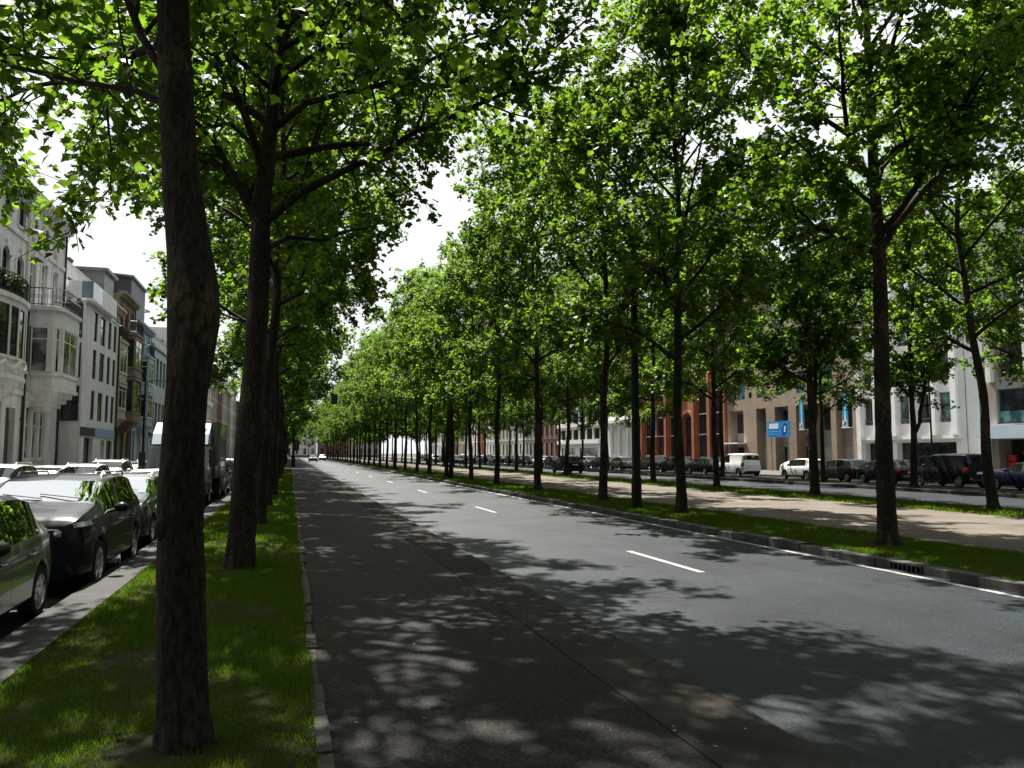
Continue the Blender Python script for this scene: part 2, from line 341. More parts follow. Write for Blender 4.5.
M['slate'] = brickmat('slate_hanging', (.07,.075,.09), (.1,.105,.125), (.03,.03,.035), .3, .17, .55)
M['tanbrick'] = brickmat('tan_brick', (.31,.22,.155), (.38,.28,.2), (.3,.26,.22))
M['redbrick'] = brickmat('orange_red_brick', (.34,.09,.042), (.42,.125,.06), (.3,.17,.12))
M['darkbrick'] = brickmat('brown_brick', (.2,.1,.07), (.26,.14,.095), (.2,.17,.15))
M['concrete'] = pbr('concrete_panel', (.34,.31,.28), .85, .15, .9, 20, .12, .3, streak=True)
M['frame_w'] = pbr('white_frame', (.75,.75,.73), .5, .06, 2, 20, .02, .4)
M['frame_d'] = pbr('dark_frame', (.03,.03,.033), .5, .1, 2, 20, .02, .4)
M['frame_t'] = pbr('teal_frame', (.08,.22,.24), .5, .1, 2, 20, .02, .4)
M['glass'] = glassmat('window_glass', (.035,.04,.045))
M['glass_c'] = glassmat('curtained_glass', (.3,.3,.28), .08, (.02,.022,.024))
M['glass_t'] = glassmat('teal_curtain_glass', (.16,.3,.29), .06, (.03,.06,.06))
M['zinc'] = pbr('zinc_roof', (.2,.21,.22), .5, .2, 1, 20, .05, .5, .3)
M['roofd'] = pbr('dark_roof', (.06,.06,.065), .8, .25, 1.5, 25, .2, .3)
M['wood'] = pbr('painted_door', (.05,.055,.06), .5, .2, 3, 30, .05, .4)
M['lightbeam'] = pbr('pale_blue_beam', (.5,.6,.68), .6, .08, 1, 20, .03, .4)
M['red'] = pbr('red_enamel', (.62,.03,.02), .4, .1, 3, 20, .02, .5)
M['yellow'] = pbr('yellow_enamel', (.75,.5,.03), .45, .1, 3, 20, .02, .5)
M['signblue'] = pbr('sign_blue', (.01,.27,.72), .45, .06, 2, 20, .02, .5)
M['signlight'] = pbr('banner_blue', (.16,.5,.75), .55, .08, 2, 20, .02, .4)
M['signpurple'] = pbr('sign_deep_blue', (.02,.03,.3), .45, .05, 2, 20, .02, .5)
M['signgrey'] = pbr('banner_grey_blue', (.15,.24,.3), .55, .1, 2, 20, .02, .4)
M['white'] = pbr('white_enamel', (.8,.8,.8), .45, .05, 2, 20, .02, .5)
M['tyre'] = pbr('tyre_rubber', (.014,.014,.014), .8, .2, 8, 60, .1, .3)
M['rim'] = pbr('alloy_rim', (.5,.51,.52), .28, .1, 5, 40, .02, .5, .85)
M['blackplastic'] = pbr('black_plastic', (.016,.016,.017), .55, .2, 6, 50, .05, .4)
M['seat'] = pbr('car_seat_cloth', (.03,.03,.033), .9, .2, 6, 50, .1, .2)
M['carglass'] = glassmat('car_glass', (.01,.012,.012), .02, (.008,.01,.01), .45)
M['carglass_d'] = glassmat('dark_car_glass', (.012,.014,.015), .02, (.008,.01,.01))
M['lamp'] = glassmat('headlamp_lens', (.3,.31,.33), .05, (.06,.065,.07))
M['tail'] = pbr('tail_lamp_red', (.14,.006,.005), .15, .1, 5, 40, .02, .6, coat=.8)
M['plate'] = pbr('plate_white', (.72,.72,.7), .5, .05, 3, 30, .01, .4)
def paint(name, c, metal=.3):
    dk = max(c) < .03
    return pbr(name, c, .35, .05, 2, 90, .004, .08 if dk else .35, 0 if dk else metal, .3 if dk else .8)
SKY_STRENGTH, EXPOSURE, CLOUD_LO, CLOUD_HI = 0.05, 1.55, 2.3, 8.0
# ------------------------------------------------------------------ camera, light, sky
YAW, PITCH = R(15.64), R(4.99)
cd = bpy.data.cameras.new('camera'); cam = bpy.data.objects.new('camera', cd); COL.objects.link(cam)
cam.location = (0,0,1.8); cam.rotation_euler = (R(90)+PITCH, 0, -YAW)
cd.sensor_width = 36; cd.lens = 36*790/1024; cd.clip_end = 5000; cd.clip_start = .05
scene.camera = cam

EL = R(58); AZ = R(-8)          # sun straight ahead, a touch to the left
sun_dir = Vector((math.sin(AZ)*math.cos(EL), math.cos(AZ)*math.cos(EL), math.sin(EL)))
sd = bpy.data.lights.new('sun', 'SUN'); sd.energy = 5.0; sd.angle = R(.6); sd.color = (1,.95,.87)
so = bpy.data.objects.new('sun', sd); COL.objects.link(so); so.location = (0,0,60)
so.rotation_euler = (-sun_dir).to_track_quat('-Z','Y').to_euler()

w = bpy.data.worlds.new('World'); scene.world = w; w.use_nodes = True
nt = w.node_tree; nt.nodes.clear()
wo = N(nt, 'ShaderNodeOutputWorld'); bg = N(nt, 'ShaderNodeBackground'); bg.inputs['Strength'].default_value = SKY_STRENGTH
sky = N(nt, 'ShaderNodeTexSky', sky_type='NISHITA'); sky.sun_disc = False
sky.sun_elevation = EL; sky.sun_rotation = AZ; sky.air_density = 1.2; sky.dust_density = 2.5
tc = N(nt, 'ShaderNodeTexCoord')
mp = N(nt, 'ShaderNodeMapping'); mp.inputs['Scale'].default_value = (1,1,2.2); L(nt, tc.outputs['Generated'], mp.inputs[0])
n1 = N(nt, 'ShaderNodeTexNoise', Scale=2.4, Detail=8.0, Roughness=.6); L(nt, mp.outputs[0], n1.inputs['Vector'])
msk = ramp(nt, n1.outputs['Fac'], [(.22,(.0,.0,.0)),(.4,(1,1,1))])
# thin bright cloud, brightest towards the sun
dt = N(nt, 'ShaderNodeVectorMath', operation='DOT_PRODUCT'); L(nt, tc.outputs['Generated'], dt.inputs[0]); dt.inputs[1].default_value = sun_dir
mr = N(nt, 'ShaderNodeMapRange', interpolation_type='SMOOTHSTEP'); mr.inputs['From Min'].default_value = .0; mr.inputs['From Max'].default_value = .55
mr.inputs['To Min'].default_value = CLOUD_LO; mr.inputs['To Max'].default_value = CLOUD_HI; L(nt, dt.outputs['Value'], mr.inputs['Value'])
cc = N(nt, 'ShaderNodeVectorMath', operation='SCALE'); cc.inputs[0].default_value = (.93,.97,1.0); L(nt, mr.outputs[0], cc.inputs['Scale'])
mx = N(nt, 'ShaderNodeMix', data_type='RGBA'); L(nt, msk.outputs[0], mx.inputs[0]); L(nt, sky.outputs[0], mx.inputs[6]); L(nt, cc.outputs[0], mx.inputs[7])
L(nt, mx.outputs[2], bg.inputs[0]); L(nt, bg.outputs[0], wo.inputs[0])
vs = scene.view_settings
scene.display_settings.display_device = 'sRGB'
vs.view_transform = 'Standard'; vs.look = 'None'; vs.gamma = 1; vs.use_curve_mapping = False; vs.exposure = EXPOSURE
scene.render.engine = 'CYCLES'
cy = scene.cycles
cy.max_bounces = 8; cy.diffuse_bounces = 3; cy.glossy_bounces = 3; cy.transmission_bounces = 4; cy.transparent_max_bounces = 8
cy.use_denoising = True; cy.sample_clamp_indirect = 6.0; cy.caustics_reflective = False; cy.caustics_refractive = False

# ------------------------------------------------------------------ ground and roads
def st(o): o['kind'] = 'structure'; return o
def sheet(name, x0, x1, y0, y1, z, mat):
    mb = MB(); ys = [y0, 0, 10, 25, 50, 90, 150, y1]
    for a, b in zip(ys, ys[1:]): mb.quad((x0,a,z),(x1,a,z),(x1,b,z),(x0,b,z))
    return st(mb.build(name, mat))
Y0, Y1 = -25, 420
g = MB(); g.quad((-2500,-2500,-.16),(2500,-2500,-.16),(2500,2500,-.16),(-2500,2500,-.16)); st(g.build('ground', M['earth']))
sheet('service_road', -9.5, -2.62, Y0, Y1, -.12, M['service'])
def slab(name, x0, x1, z0, z1, mat, y0=Y0, y1=Y1):
    mb = MB(); mb.box(x0, x1, y0, y1, z0, z1); return st(mb.build(name, mat))
slab('kerb', -2.62, -2.12, -.14, .02, M['vkerb'])
slab('pavement', -13.5, -9.5, -.14, .0, M['pave'])
def bumpy(name, x0, x1, z, amp, mat, ny=420):
    """verge earth: a gently uneven sheet"""
    rng = np.random.default_rng(3); mb = MB(); nx = 7
    ys = [Y0 + (Y1-Y0)*(j/ny)**1.6 for j in range(ny+1)]
    vs_ = []
    for j in range(ny+1):
        for i in range(nx+1):
            e = 0 if i in (0, nx) else amp
            vs_.append((x0+(x1-x0)*i/nx, ys[j], z + e*(.4+rng.random())))
    mb.add(vs_, [(j*(nx+1)+i, j*(nx+1)+i+1, (j+1)*(nx+1)+i+1, (j+1)*(nx+1)+i) for j in range(ny) for i in range(nx)])
    return st(mb.build(name, mat, smooth=60))
bumpy('verge_ground', -2.12, .2, -.025, .04, M['soil'])
# ragged stone edging between verge and walkway
ed = MB(); rng = random.Random(5); y = Y0
while y < 120:
    ln = rng.uniform(.35,.9) if y < 40 else 4
    ed.box(.2+rng.uniform(-.012,.0), .285+rng.uniform(-.03,.02), y, y+ln-.02, -.1, .022+rng.uniform(-.016,.014)); y += ln
st(ed.build('path_edging', M['edge']))
sheet('walkway', .2, 2.42, Y0, Y1, .0, M['walk'])
slab('gutter_strip', 2.42, 3.12, -.1, .012, M['strip'])
sheet('road', 3.12, 9.24, Y0, Y1, -.03, M['road'])
mk = MB(); y = 11.1-25.4
while y < 240:
    mk.quad((6.08,y,-.025),(6.2,y,-.025),(6.2,y+2.75,-.025),(6.08,y+2.75,-.025)); y += 12.7
st(mk.build('road_marking', M['line']))
mk = MB(); mk.quad((8.93,Y0,-.024),(9.05,Y0,-.024),(9.05,Y1,-.024),(8.93,Y1,-.024)); st(mk.build('road_marking', M['line']))
kb = MB(); rng = random.Random(8); y = Y0
while y < 150:
    dz = rng.uniform(-.02,.02); ln = 1.0 if y < 60 else 6
    if not (10.2 < y+.5 < 11.2): kb.box(9.22+rng.uniform(-.015,.012), 9.5, y, y+ln-.012, -.1, .1+dz)
    else: kb.box(9.22, 9.5, y, y+ln-.012, .075, .1); kb.box(9.36, 9.5, y, y+ln-.012, -.1, .075); kb.box(9.222, 9.36, y+.66, y+ln-.012, -.1, .075)
    y += ln
kb.box(9.22,9.5,y,Y1,-.1,.135)
st(kb.build('kerb', M['kerb']))
dg = MB(); dg.box(9.34,9.355,10.0,10.66,-.03,.074)
for i in range(7): dg.box(9.235,9.33,10.03+i*.093,10.06+i*.093,-.03,.073)
tag(dg.build('drain_grate', M['iron']), 'dark iron gully grate set into the kerb of the right verge', 'drain grate')
bumpy('verge_ground', 9.5, 12.0, .04, .04, M['soil'])
sheet('gravel_path', 12.0, 18.6, Y0, Y1, .1, M['gravel'])
bumpy('verge_ground', 18.6, 21.1, .05, .04, M['soil'])
slab('kerb', 21.1, 21.4, -.14, .12, M['kerb'])
sheet('far_road', 21.4, 28.5, Y0, Y1, -.03, M['road'])
slab('kerb', 28.5, 28.8, -.14, .12, M['kerb'])
slab('median', 28.8, 31.4, -.14, .1, M['soil'])
slab('kerb', 31.4, 31.6, -.14, .11, M['kerb'])
sheet('far_service_road', 31.6, 36.6, Y0, Y1, -.05, M['service'])
slab('pavement', 36.6, 48.0, -.14, .09, M['pave'])

# ------------------------------------------------------------------ grass
def blades(name, x0, x1, bands, z, seed, label, avoid=()):
    rng = np.random.default_rng(seed); P = []; H = []; Wd = []
    for (ya, yb, dens, h, wd) in bands:
        n = int((x1-x0)*(yb-ya)*dens)
        xy = np.column_stack([rng.uniform(x0,x1,n), rng.uniform(ya,yb,n)])
        # thin, worn patches
        f = np.sin(xy[:,0]*2.7+xy[:,1]*1.1+seed)+np.sin(xy[:,1]*2.3-xy[:,0]*1.9)+np.sin(xy[:,1]*.7+1)
        keep = rng.random(n) < np.clip(.95+.15*f, .68, 1)
        for (ax, ay, ar) in avoid:
            d = np.hypot(xy[:,0]-ax, xy[:,1]-ay); keep &= (d > ar*(.55+.6*rng.random(n)))
        xy = xy[keep]; n = len(xy)
        P.append(xy); H.append(h*rng.uniform(.45,1.25,n)*(1+.3*np.sin(xy[:,0]*3+xy[:,1]*2))); Wd.append(wd*rng.uniform(.7,1.3,n))
    P = np.vstack(P); H = np.concatenate(H); Wd = np.concatenate(Wd); n = len(P)
    a = rng.uniform(0,2*PI,n); ln = rng.uniform(.15,.9,n); b = rng.uniform(0,2*PI,n)
    V = np.zeros((n,3,3), np.float32)
    V[:,0,0] = P[:,0]-np.cos(a)*Wd; V[:,0,1] = P[:,1]-np.sin(a)*Wd; V[:,0,2] = z
    V[:,1,0] = P[:,0]+np.cos(a)*Wd; V[:,1,1] = P[:,1]+np.sin(a)*Wd; V[:,1,2] = z
    V[:,2,0] = P[:,0]+np.cos(b)*ln*H; V[:,2,1] = P[:,1]+np.sin(b)*ln*H; V[:,2,2] = z+H
    me = bpy.data.meshes.new(name); me.vertices.add(n*3); me.vertices.foreach_set('co', V.ravel())
    me.loops.add(n*3); me.loops.foreach_set('vertex_index', np.arange(n*3, dtype=np.int32))
    me.polygons.add(n); me.polygons.foreach_set('loop_start', np.arange(0,n*3,3,dtype=np.int32)); me.polygons.foreach_set('loop_total', np.full(n,3,np.int32))
    me.materials.append(M['grass']); me.update(); me.validate()
    o = bpy.data.objects.new(name, me); COL.objects.link(o); return tag(o, label, 'grass', kind='stuff')
ROW_L = [-2.2, 5.4, 13.3, 21.0] + [28.4+7.4*k for k in range(32)]
ROW_1 = [5.0, 12.6, 20.6, 26.9, 34.7, 42.0, 48.6] + [55.9+7.3*k for k in range(28)]
ROW_2 = [12.0, 19.2, 27.6, 35.3, 42.4] + [49.6+7.2*k for k in range(28)]
ROW_3 = [18.5, 25.6, 32.8, 39.8, 51.0, 58.0, 65.2, 72.4, 79.5, 86.8] + [94+7.3*k for k in range(14)]
blades('grass', -2.1, .22, [(1.5,7,7500,.042,.0026),(7,14,4000,.048,.004),(14,30,1200,.06,.008),(30,90,200,.075,.022)], .012, 1,
       'short green grass growing on the left verge under the trees', [(-.75,y-.05,.36) for y in ROW_L[:6]])
blades('grass', 9.48, 12.15, [(5,14,2600,.055,.005),(14,30,1000,.065,.009),(30,60,200,.09,.025),(60,120,60,.1,.06)], .075, 2,
       'short green grass growing on the verge between road and gravel path', [(10.87,y,.5) for y in ROW_1[:8]])
blades('grass', 18.4, 21.08, [(10,40,260,.09,.02),(40,90,70,.1,.05)], .09, 3, 'grass strip beyond the gravel path under the second tree row', [(20.3,y,.5) for y in ROW_2[:6]])
# small fallen leaves and grit on the walkway
rng = random.Random(12); lt = MB()
for i in range(80):
    x = rng.choice([rng.uniform(.3,.7), rng.uniform(.3,3.1), rng.uniform(2.3,3.2)]); y = rng.uniform(2.8,16); a = rng.uniform(0,6.3); s = rng.uniform(.006,.022)
    z = .016 if x > 2.4 else .006
    lt.quad(*[(x+s*math.cos(a+k*PI/2)*(1 if k%2 else .6), y+s*math.sin(a+k*PI/2)*(1 if k%2 else .6), z+rng.uniform(0,.008)) for k in range(4)])
tag(lt.build('leaf_litter', pbr('dry_leaf', (.3,.24,.12), .8, .5, 8, 40, 0)), 'scattered dry leaves and grit on the asphalt walkway', 'litter', kind='stuff')
# ------------------------------------------------------------------ trees
LEAF = np.array([(0,0),(.36,.05),(.36,.24),(.60,.46),(.33,.58),(0,1.0),(-.33,.58),(-.60,.46),(-.36,.24),(-.36,.05)], np.float32)
def leaves_mesh(name, P, D, size, rng, droop=.35):
    """one mesh of lobed plane leaves; P anchor points, D outward directions"""
    n = len(P)
    nrm = np.column_stack([rng.normal(0,.55,n), rng.normal(0,.55,n), np.full(n,.75)]); nrm /= np.linalg.norm(nrm,axis=1)[:,None]
    d = D + rng.normal(0,.7,(n,3)); d[:,2] -= droop
    d -= nrm*np.sum(d*nrm,axis=1)[:,None]; d /= np.linalg.norm(d,axis=1)[:,None]+1e-6
    s = np.cross(d, nrm)
    k = len(LEAF)
    fold = rng.uniform(.05,.45,n); curl = rng.uniform(-.1,.35,n)
    x = LEAF[None,:,0]*size[:,None]; y = LEAF[None,:,1]*size[:,None]
    zz = np.abs(LEAF[None,:,0])*fold[:,None]*size[:,None] - (LEAF[None,:,1]**2)*curl[:,None]*size[:,None]
    V = P[:,None,:] + x[:,:,None]*s[:,None,:] + y[:,:,None]*d[:,None,:] + zz[:,:,None]*nrm[:,None,:]
    me = bpy.data.meshes.new(name); me.vertices.add(n*k); me.vertices.foreach_set('co', V.astype(np.float32).ravel())
    me.loops.add(n*k); me.loops.foreach_set('vertex_index', np.arange(n*k,dtype=np.int32))
    me.polygons.add(n); me.polygons.foreach_set('loop_start', np.arange(0,n*k,k,dtype=np.int32)); me.polygons.foreach_set('loop_total', np.full(n,k,np.int32))
    me.update(); return me
def wander(rng, p, d, ln, n, curve, noise):
    pts = [p.copy()]; d = d/np.linalg.norm(d)
    for i in range(n):
        d = d + np.array([0,0,curve])/n + rng.normal(0,noise,3); d /= np.linalg.norm(d)
        p = p + d*ln/n; pts.append(p.copy())
    return pts
def make_tree(seed, H=13.5, r0=.165, zb=4.2, Rc=3.9, nl=21, trunk=None, limbs=(), dens=1.0, leaf=(.12,.23), auto=True, prof=1.0, flare=.38):
    rng = np.random.default_rng(seed)
    if trunk is None:
        pts = []; x = y = 0.0; ph = rng.uniform(0,6.3,4); a = rng.uniform(.03,.09)
        for z in np.arange(0, H+.1, .6):
            pts.append((a*z/4*math.sin(z*.55+ph[0])+.03*math.sin(z*1.7+ph[1]) - a*0*math.sin(ph[0]), a*z/4*math.sin(z*.5+ph[2])+.03*math.sin(z*1.6+ph[3]), z))
        p0 = pts[0]; pts = [(p[0]-p0[0],p[1]-p0[1],p[2]) for p in pts]
        rad = None
    else:
        pts = [tuple(p[:3]) for p in trunk]; rad = [p[3] for p in trunk] if len(trunk[0]) > 3 else None
    if rad is None:
        rad = [max(.02, r0*(1-.8*(p[2]/H)**.85)) for p in pts]
    # refine for a smooth, slightly knobbly trunk
    zz = np.array([p[2] for p in pts]); xx = np.array([p[0] for p in pts]); yy = np.array([p[1] for p in pts]); rr = np.array(rad)
    zf = np.concatenate([[-.15,0,.06,.14,.25,.4], np.arange(.6, zz[-1], .22), [zz[-1]]])
    sm = lambda a: np.interp(zf, zz, a)
    tp = np.column_stack([sm(xx), sm(yy), zf]); tr = sm(rr)*(1+rng.normal(0,.022,len(zf)))
    tr = tr*(1+flare*np.exp(-np.clip(zf,0,9)/.17))
    for a in (0,1):
        kr = np.array([.25,.5,.25]); t = tp[:,a].copy(); t[1:-1] = np.convolve(t, kr, 'valid'); tp[:,a] = t
    mt = MB(); mt.tube([tuple(p) for p in tp], list(tr), 14, cap=True)
    # knots
    for k in range(5):
        z = rng.uniform(1.0, zb+.5); i = int(np.searchsorted(zf, z)); a = rng.uniform(0,6.3); i = min(i,len(zf)-1)
        mt.ball((tp[i,0]+math.cos(a)*tr[i]*.72, tp[i,1]+math.sin(a)*tr[i]*.72, z), tr[i]*rng.uniform(.28,.42), 6, sz=1.5)
    mbr = MB(); anchors = []; dirs = []
    def at_z(z): return np.array([np.interp(z,zf,tp[:,0]), np.interp(z,zf,tp[:,1]), z]), np.interp(z,zf,tr)
    def sub(pts_, r_start, r_end, level):
        """side shoots along a limb"""
        n = len(pts_)-1; ln = sum(np.linalg.norm(pts_[i+1]-pts_[i]) for i in range(n))
        m = max(4, int(ln*2.6))
        for j in range(m):
            t = .22+.78*(j+rng.random()*.8)/m; t = min(t,1)
            q = t*n; i = min(int(q), n-1); f = q-i
            p = pts_[i]*(1-f)+pts_[i+1]*f; d0 = pts_[i+1]-pts_[i]; d0 = d0/np.linalg.norm(d0)
            side = np.cross(d0, rng.normal(0,1,3)); side /= np.linalg.norm(side)+1e-6
            d = d0*rng.uniform(.3,.9)+side*rng.uniform(.5,1.0)+np.array([0,0,rng.uniform(-.3,.3)])
            l2 = rng.uniform(.55,1.35)*(1.15-.5*t)*min(1.0, .5+ln*.2)
            sp = wander(rng, p, d, l2, 4, rng.uniform(-.5,.2), .12)
            rs = max(.008, (r_start*(1-t)+r_end*t)*.5)
            mbr.tube([tuple(a) for a in sp], [rs*(1-.18*a) for a in range(5)], 4, cap=False)
            ntw = int(rng.integers(3,6))
            for w_ in range(ntw):
                tt = .3+.7*(w_+rng.random())/ntw; qq = min(tt*4, 3.999); ii = int(qq); ff = qq-ii
                tpn = sp[ii]*(1-ff)+sp[ii+1]*ff
                dd = (sp[ii+1]-sp[ii]); dd = dd/np.linalg.norm(dd)+rng.normal(0,.75,3)+np.array([0,0,-.15])
                tw = wander(rng, tpn, dd, rng.uniform(.3,.62), 3, -.3, .12)
                if level < 1: mbr.tube([tuple(a) for a in tw], [.006,.005,.004,.003], 3, cap=False)
                nlv = int(rng.integers(7,15)*dens)
                for _ in range(nlv):
                    u = rng.random()*3; a = min(int(u),2); b = u-a
                    anchors.append(tw[a]*(1-b)+tw[a+1]*b + rng.normal(0,.075,3)); dirs.append(dd)
    def limb_from(pl, r1, r2):
        # densify the given polyline
        out = [pl[0]]
        for a, b in zip(pl, pl[1:]):
            k = max(1, int(np.linalg.norm(b-a)/.45))
            for j in range(1,k+1): out.append(a+(b-a)*j/k + (rng.normal(0,.03,3) if j<k else 0))
        m = len(out); rads = [r1*(1-j/(m-1))+r2*j/(m-1) for j in range(m)]
        mbr.tube([tuple(p) for p in out], rads, 8, cap=True)
        sub(out, r1, r2, 0)
        # secondary limbs
        ln = sum(np.linalg.norm(b-a) for a,b in zip(out,out[1:]))
        for j in range(int(ln*.9)):
            t = rng.uniform(.3,.95); i = min(int(t*(m-1)), m-2); d0 = out[i+1]-out[i]; d0 /= np.linalg.norm(d0)
            sd_ = np.cross(d0, rng.normal(0,1,3)); sd_ /= np.linalg.norm(sd_)+1e-6
            pl2 = wander(rng, out[i], d0*.8+sd_*.9+np.array([0,0,.1]), rng.uniform(.8,1.9)*(1.2-.6*t), 5, rng.uniform(-.4,.3), .1)
            rr_ = rads[i]*.6
            mbr.tube([tuple(p) for p in pl2], [rr_*(1-.15*k) for k in range(6)], 5, cap=False)
            sub(pl2, rr_, rr_*.3, 0)
    for (pl, r1, r2) in limbs: limb_from([np.array(p, float) for p in pl], r1, r2)
    if auto:
        az = rng.uniform(0,6.3)
        for i in range(nl):
            t = i/(nl-1); z = zb + (H-zb-.5)*t**.92 + rng.uniform(-.15,.15)
            az += 2.4+rng.uniform(-.5,.5)
            p, r = at_z(z)
            shape = (.5+.66*math.sin(PI*min(1,.1+t*.64)))*(1-t**3.5*.7)*prof
            ln = Rc*shape*rng.uniform(.8,1.15)
            el = R(rng.uniform(18,38)+32*t)
            d = np.array([math.cos(az)*math.cos(el), math.sin(az)*math.cos(el), math.sin(el)])
            pl = wander(rng, p, d, ln, 7, rng.uniform(-.2,.75)-.3*(t<.25), .09)
            rs = min(r*.62, .02+.016*ln)
            rads = [rs*(1-.11*k) for k in range(8)]
            mbr.tube([tuple(a) for a in pl], rads, 7, cap=False)
            sub(pl, rs, rs*.25, 0)
            for j in range(int(rng.integers(2,4))):
                k = int(rng.integers(2,6)); d0 = pl[k+1]-pl[k]; d0 /= np.linalg.norm(d0)
                sd_ = np.cross(d0, np.array([0,0,1.0])+rng.normal(0,.4,3)); sd_ /= np.linalg.norm(sd_); sd_ *= rng.choice([-1,1])
                pl2 = wander(rng, pl[k], d0*.8+sd_*.8, ln*rng.uniform(.3,.5), 5, rng.uniform(-.3,.4), .09)
                r2_ = rads[k]*.65
                mbr.tube([tuple(a) for a in pl2], [r2_*(1-.15*q) for q in range(6)], 5, cap=False)
                sub(pl2, r2_, r2_*.3, 0)
        p, r = at_z(H-.3); sub([p, p+np.array([.05,.02,.5]), p+np.array([.0,.1,1.0])], .03, .01, 0)
    P = np.array(anchors); D = np.array(dirs)
    size = rng.uniform(leaf[0], leaf[1], len(P))
    root = empty('plane_tree')
    mt.build('trunk', M['bark'], root, smooth=50)
    mbr.build('branches', M['bark'], root, smooth=70)
    me = leaves_mesh('crown', P, D, size, rng); me.materials.append(M['leaf'])
    c = bpy.data.objects.new('crown', me); COL.objects.link(c); c.parent = root
    return root, len(P)

def rel(pts, b): return [(p[0]-b[0], (p[2] if len(p)>2 else 0), p[1]) for p in pts]
# first tree of the left verge: swollen trunk beside the camera
LT1 = [(-.0,0,0,.15),(-.045,0,.85,.145),(-.07,0,1.5,.138),(-.06,0,2.0,.125),(-.055,0,2.2,.13),(-.03,0,2.45,.15),(-.015,0,2.68,.165),(-.05,0,2.95,.145),(-.11,0,3.31,.125),(-.16,0,3.8,.112),(-.2,0,4.3,.108),(-.23,0,4.8,.1),(-.3,.05,6.5,.085),(-.25,.1,9,.06),(-.2,.1,12,.03),(-.2,.1,13.2,.02)]
t_l1, n1_ = make_tree(11, H=13.2, flare=.15, trunk=LT1, zb=5.2, Rc=4.6, nl=22, dens=1.45, leaf=(.065,.12),
    limbs=[([(-.2,0,4.0),(-.5,.3,4.22),(-.9,.6,4.36),(-1.4,.9,4.55),(-2.0,1.1,4.85),(-2.6,1.3,5.05)],.026,.008),
           ([(-.2,0,4.4),(-.8,1.4,4.95),(-1.6,2.6,5.2),(-2.6,3.6,5.3),(-3.4,4.4,5.2)],.035,.01),([(-.18,0,4.1),(-.42,.1,4.5),(-.6,.1,4.95),(-.85,.3,5.5),(-1.3,.4,6.1)],.034,.012),([(-.25,.1,7.0),(1,1.5,8),(2.6,3,8.8),(4.0,4.2,9.6),(4.8,4.8,10)],.055,.014),([(-.25,.1,7.6),(1,.3,8.6),(2.6,.5,9.4),(4.2,.6,10)],.05,.014),([(-.25,0,5.3),(.4,.3,5.9),(1.1,.6,6.2),(1.9,.9,6.4),(2.8,1.0,6.6),(3.6,1.2,6.8)],.05,.012)])
B = (-.72, 13.3)
LT2 = [(0,0,0,.215),(.08,0,2.0,.2),(.14,0,3.2,.178),(.17,0,4.4,.17),(.17,0,5.75,.15),(.31,0,7.5,.115),(.43,0,9.4,.08),(.45,0,11.5,.05),(.45,0,13.6,.02)]
def lm(pts, dy): return [(p[0]+.72, dy*i, p[1]) for i, p in enumerate(pts)]
t_l2, n2_ = make_tree(22, H=13.6, flare=.22, trunk=LT2, zb=5.6, Rc=4.7, nl=18, dens=1.2, leaf=(.075,.145), limbs=[
    (lm([(-.6,5.5),(-1.3,6.73),(-1.53,6.92),(-2.16,7.18),(-3.0,7.5)],-.2),.075,.015),
    (lm([(-.5,6.6),(-1.07,7.21),(-1.5,7.17),(-2.2,7.4)],.2),.05,.012),
    (lm([(-.46,7.8),(-1.1,8.21),(-1.68,8.29),(-2.6,8.5)],-.3),.05,.012),
    (lm([(-.5,5.5),(.04,5.98),(.68,6.32),(1.45,6.71),(1.84,6.97),(2.44,7.21),(3.37,7.66),(3.92,8.25),(4.5,8.8)],-.22),.075,.014),
    (lm([(-.4,7.1),(.12,7.51),(.65,7.62),(1.7,7.93),(1.99,8.09),(2.5,8.37),(3.09,8.58),(3.63,8.88)],-.25),.06,.012),
    (lm([(-.4,7.8),(-.01,8.18),(.51,8.52),(1.25,9.24),(2.0,10)],-.2),.05,.012),
    ([(.4,0,8.5),(1.8,-1,9.2),(3.4,-2.2,9.8),(5.2,-3.4,10.3),(6.3,-4.2,10.6)],.055,.014),([(.4,0,8.0),(1.8,1.2,9),(3.2,2.2,9.8),(4.6,3,10.5)],.055,.014),([(.4,0,9),(2,-.2,10),(3.8,-.5,10.8),(5.4,-.8,11.4),(6.3,-1.2,11.8)],.05,.014),
    (lm([(-.55,5.0),(-.1,5.4),(.5,5.5),(1.3,5.9)],.4),.045,.012)])
def la(pts, dy): return [(p[0]-10.87, dy*i, p[1]) for i, p in enumerate(pts)]
RT = [(0,0,0,.18),(.0,0,2.2,.15),(.06,0,4.75,.135),(.08,0,5.74,.12),(.02,0,7.1,.1),(.0,0,8.5,.085),(0,0,9.6,.07),(0,0,10.8,.055),(0,0,13.4,.02)]
t_a, n3_ = make_tree(33, H=13.4, trunk=RT, zb=5.4, Rc=4.6, nl=18, dens=1.55, leaf=(.085,.155), limbs=[
    (la([(10.95,5.6),(11.59,6.48),(12.23,7.15),(12.52,7.91),(12.94,8.8),(13.78,9.87),(14.51,10.96)],-.12),.085,.014),
    (la([(10.9,6.5),(10.1,6.81),(9.69,6.82),(9.0,7.14),(8.2,7.5)],-.2),.045,.012),
    (la([(10.88,6.7),(11.23,7.36),(11.65,7.71),(12.8,8.46),(13.6,8.9)],.15),.05,.012),
    (la([(10.88,7.8),(11.47,8.72),(12.36,9.46)],-.3),.04,.012)])
protos = []
for k, kw in enumerate([dict(H=14.0,zb=4.7,Rc=4.9), dict(H=14.8,zb=5.1,Rc=5.1,r0=.172), dict(H=13.6,zb=4.5,Rc=4.8,r0=.148), dict(H=14.4,zb=4.8,Rc=5.0), dict(H=13.9,zb=4.2,Rc=4.8,r0=.158)]):
    protos.append(make_tree(50+k, nl=23, dens=1.5, leaf=(.09,.165), **kw)[0])
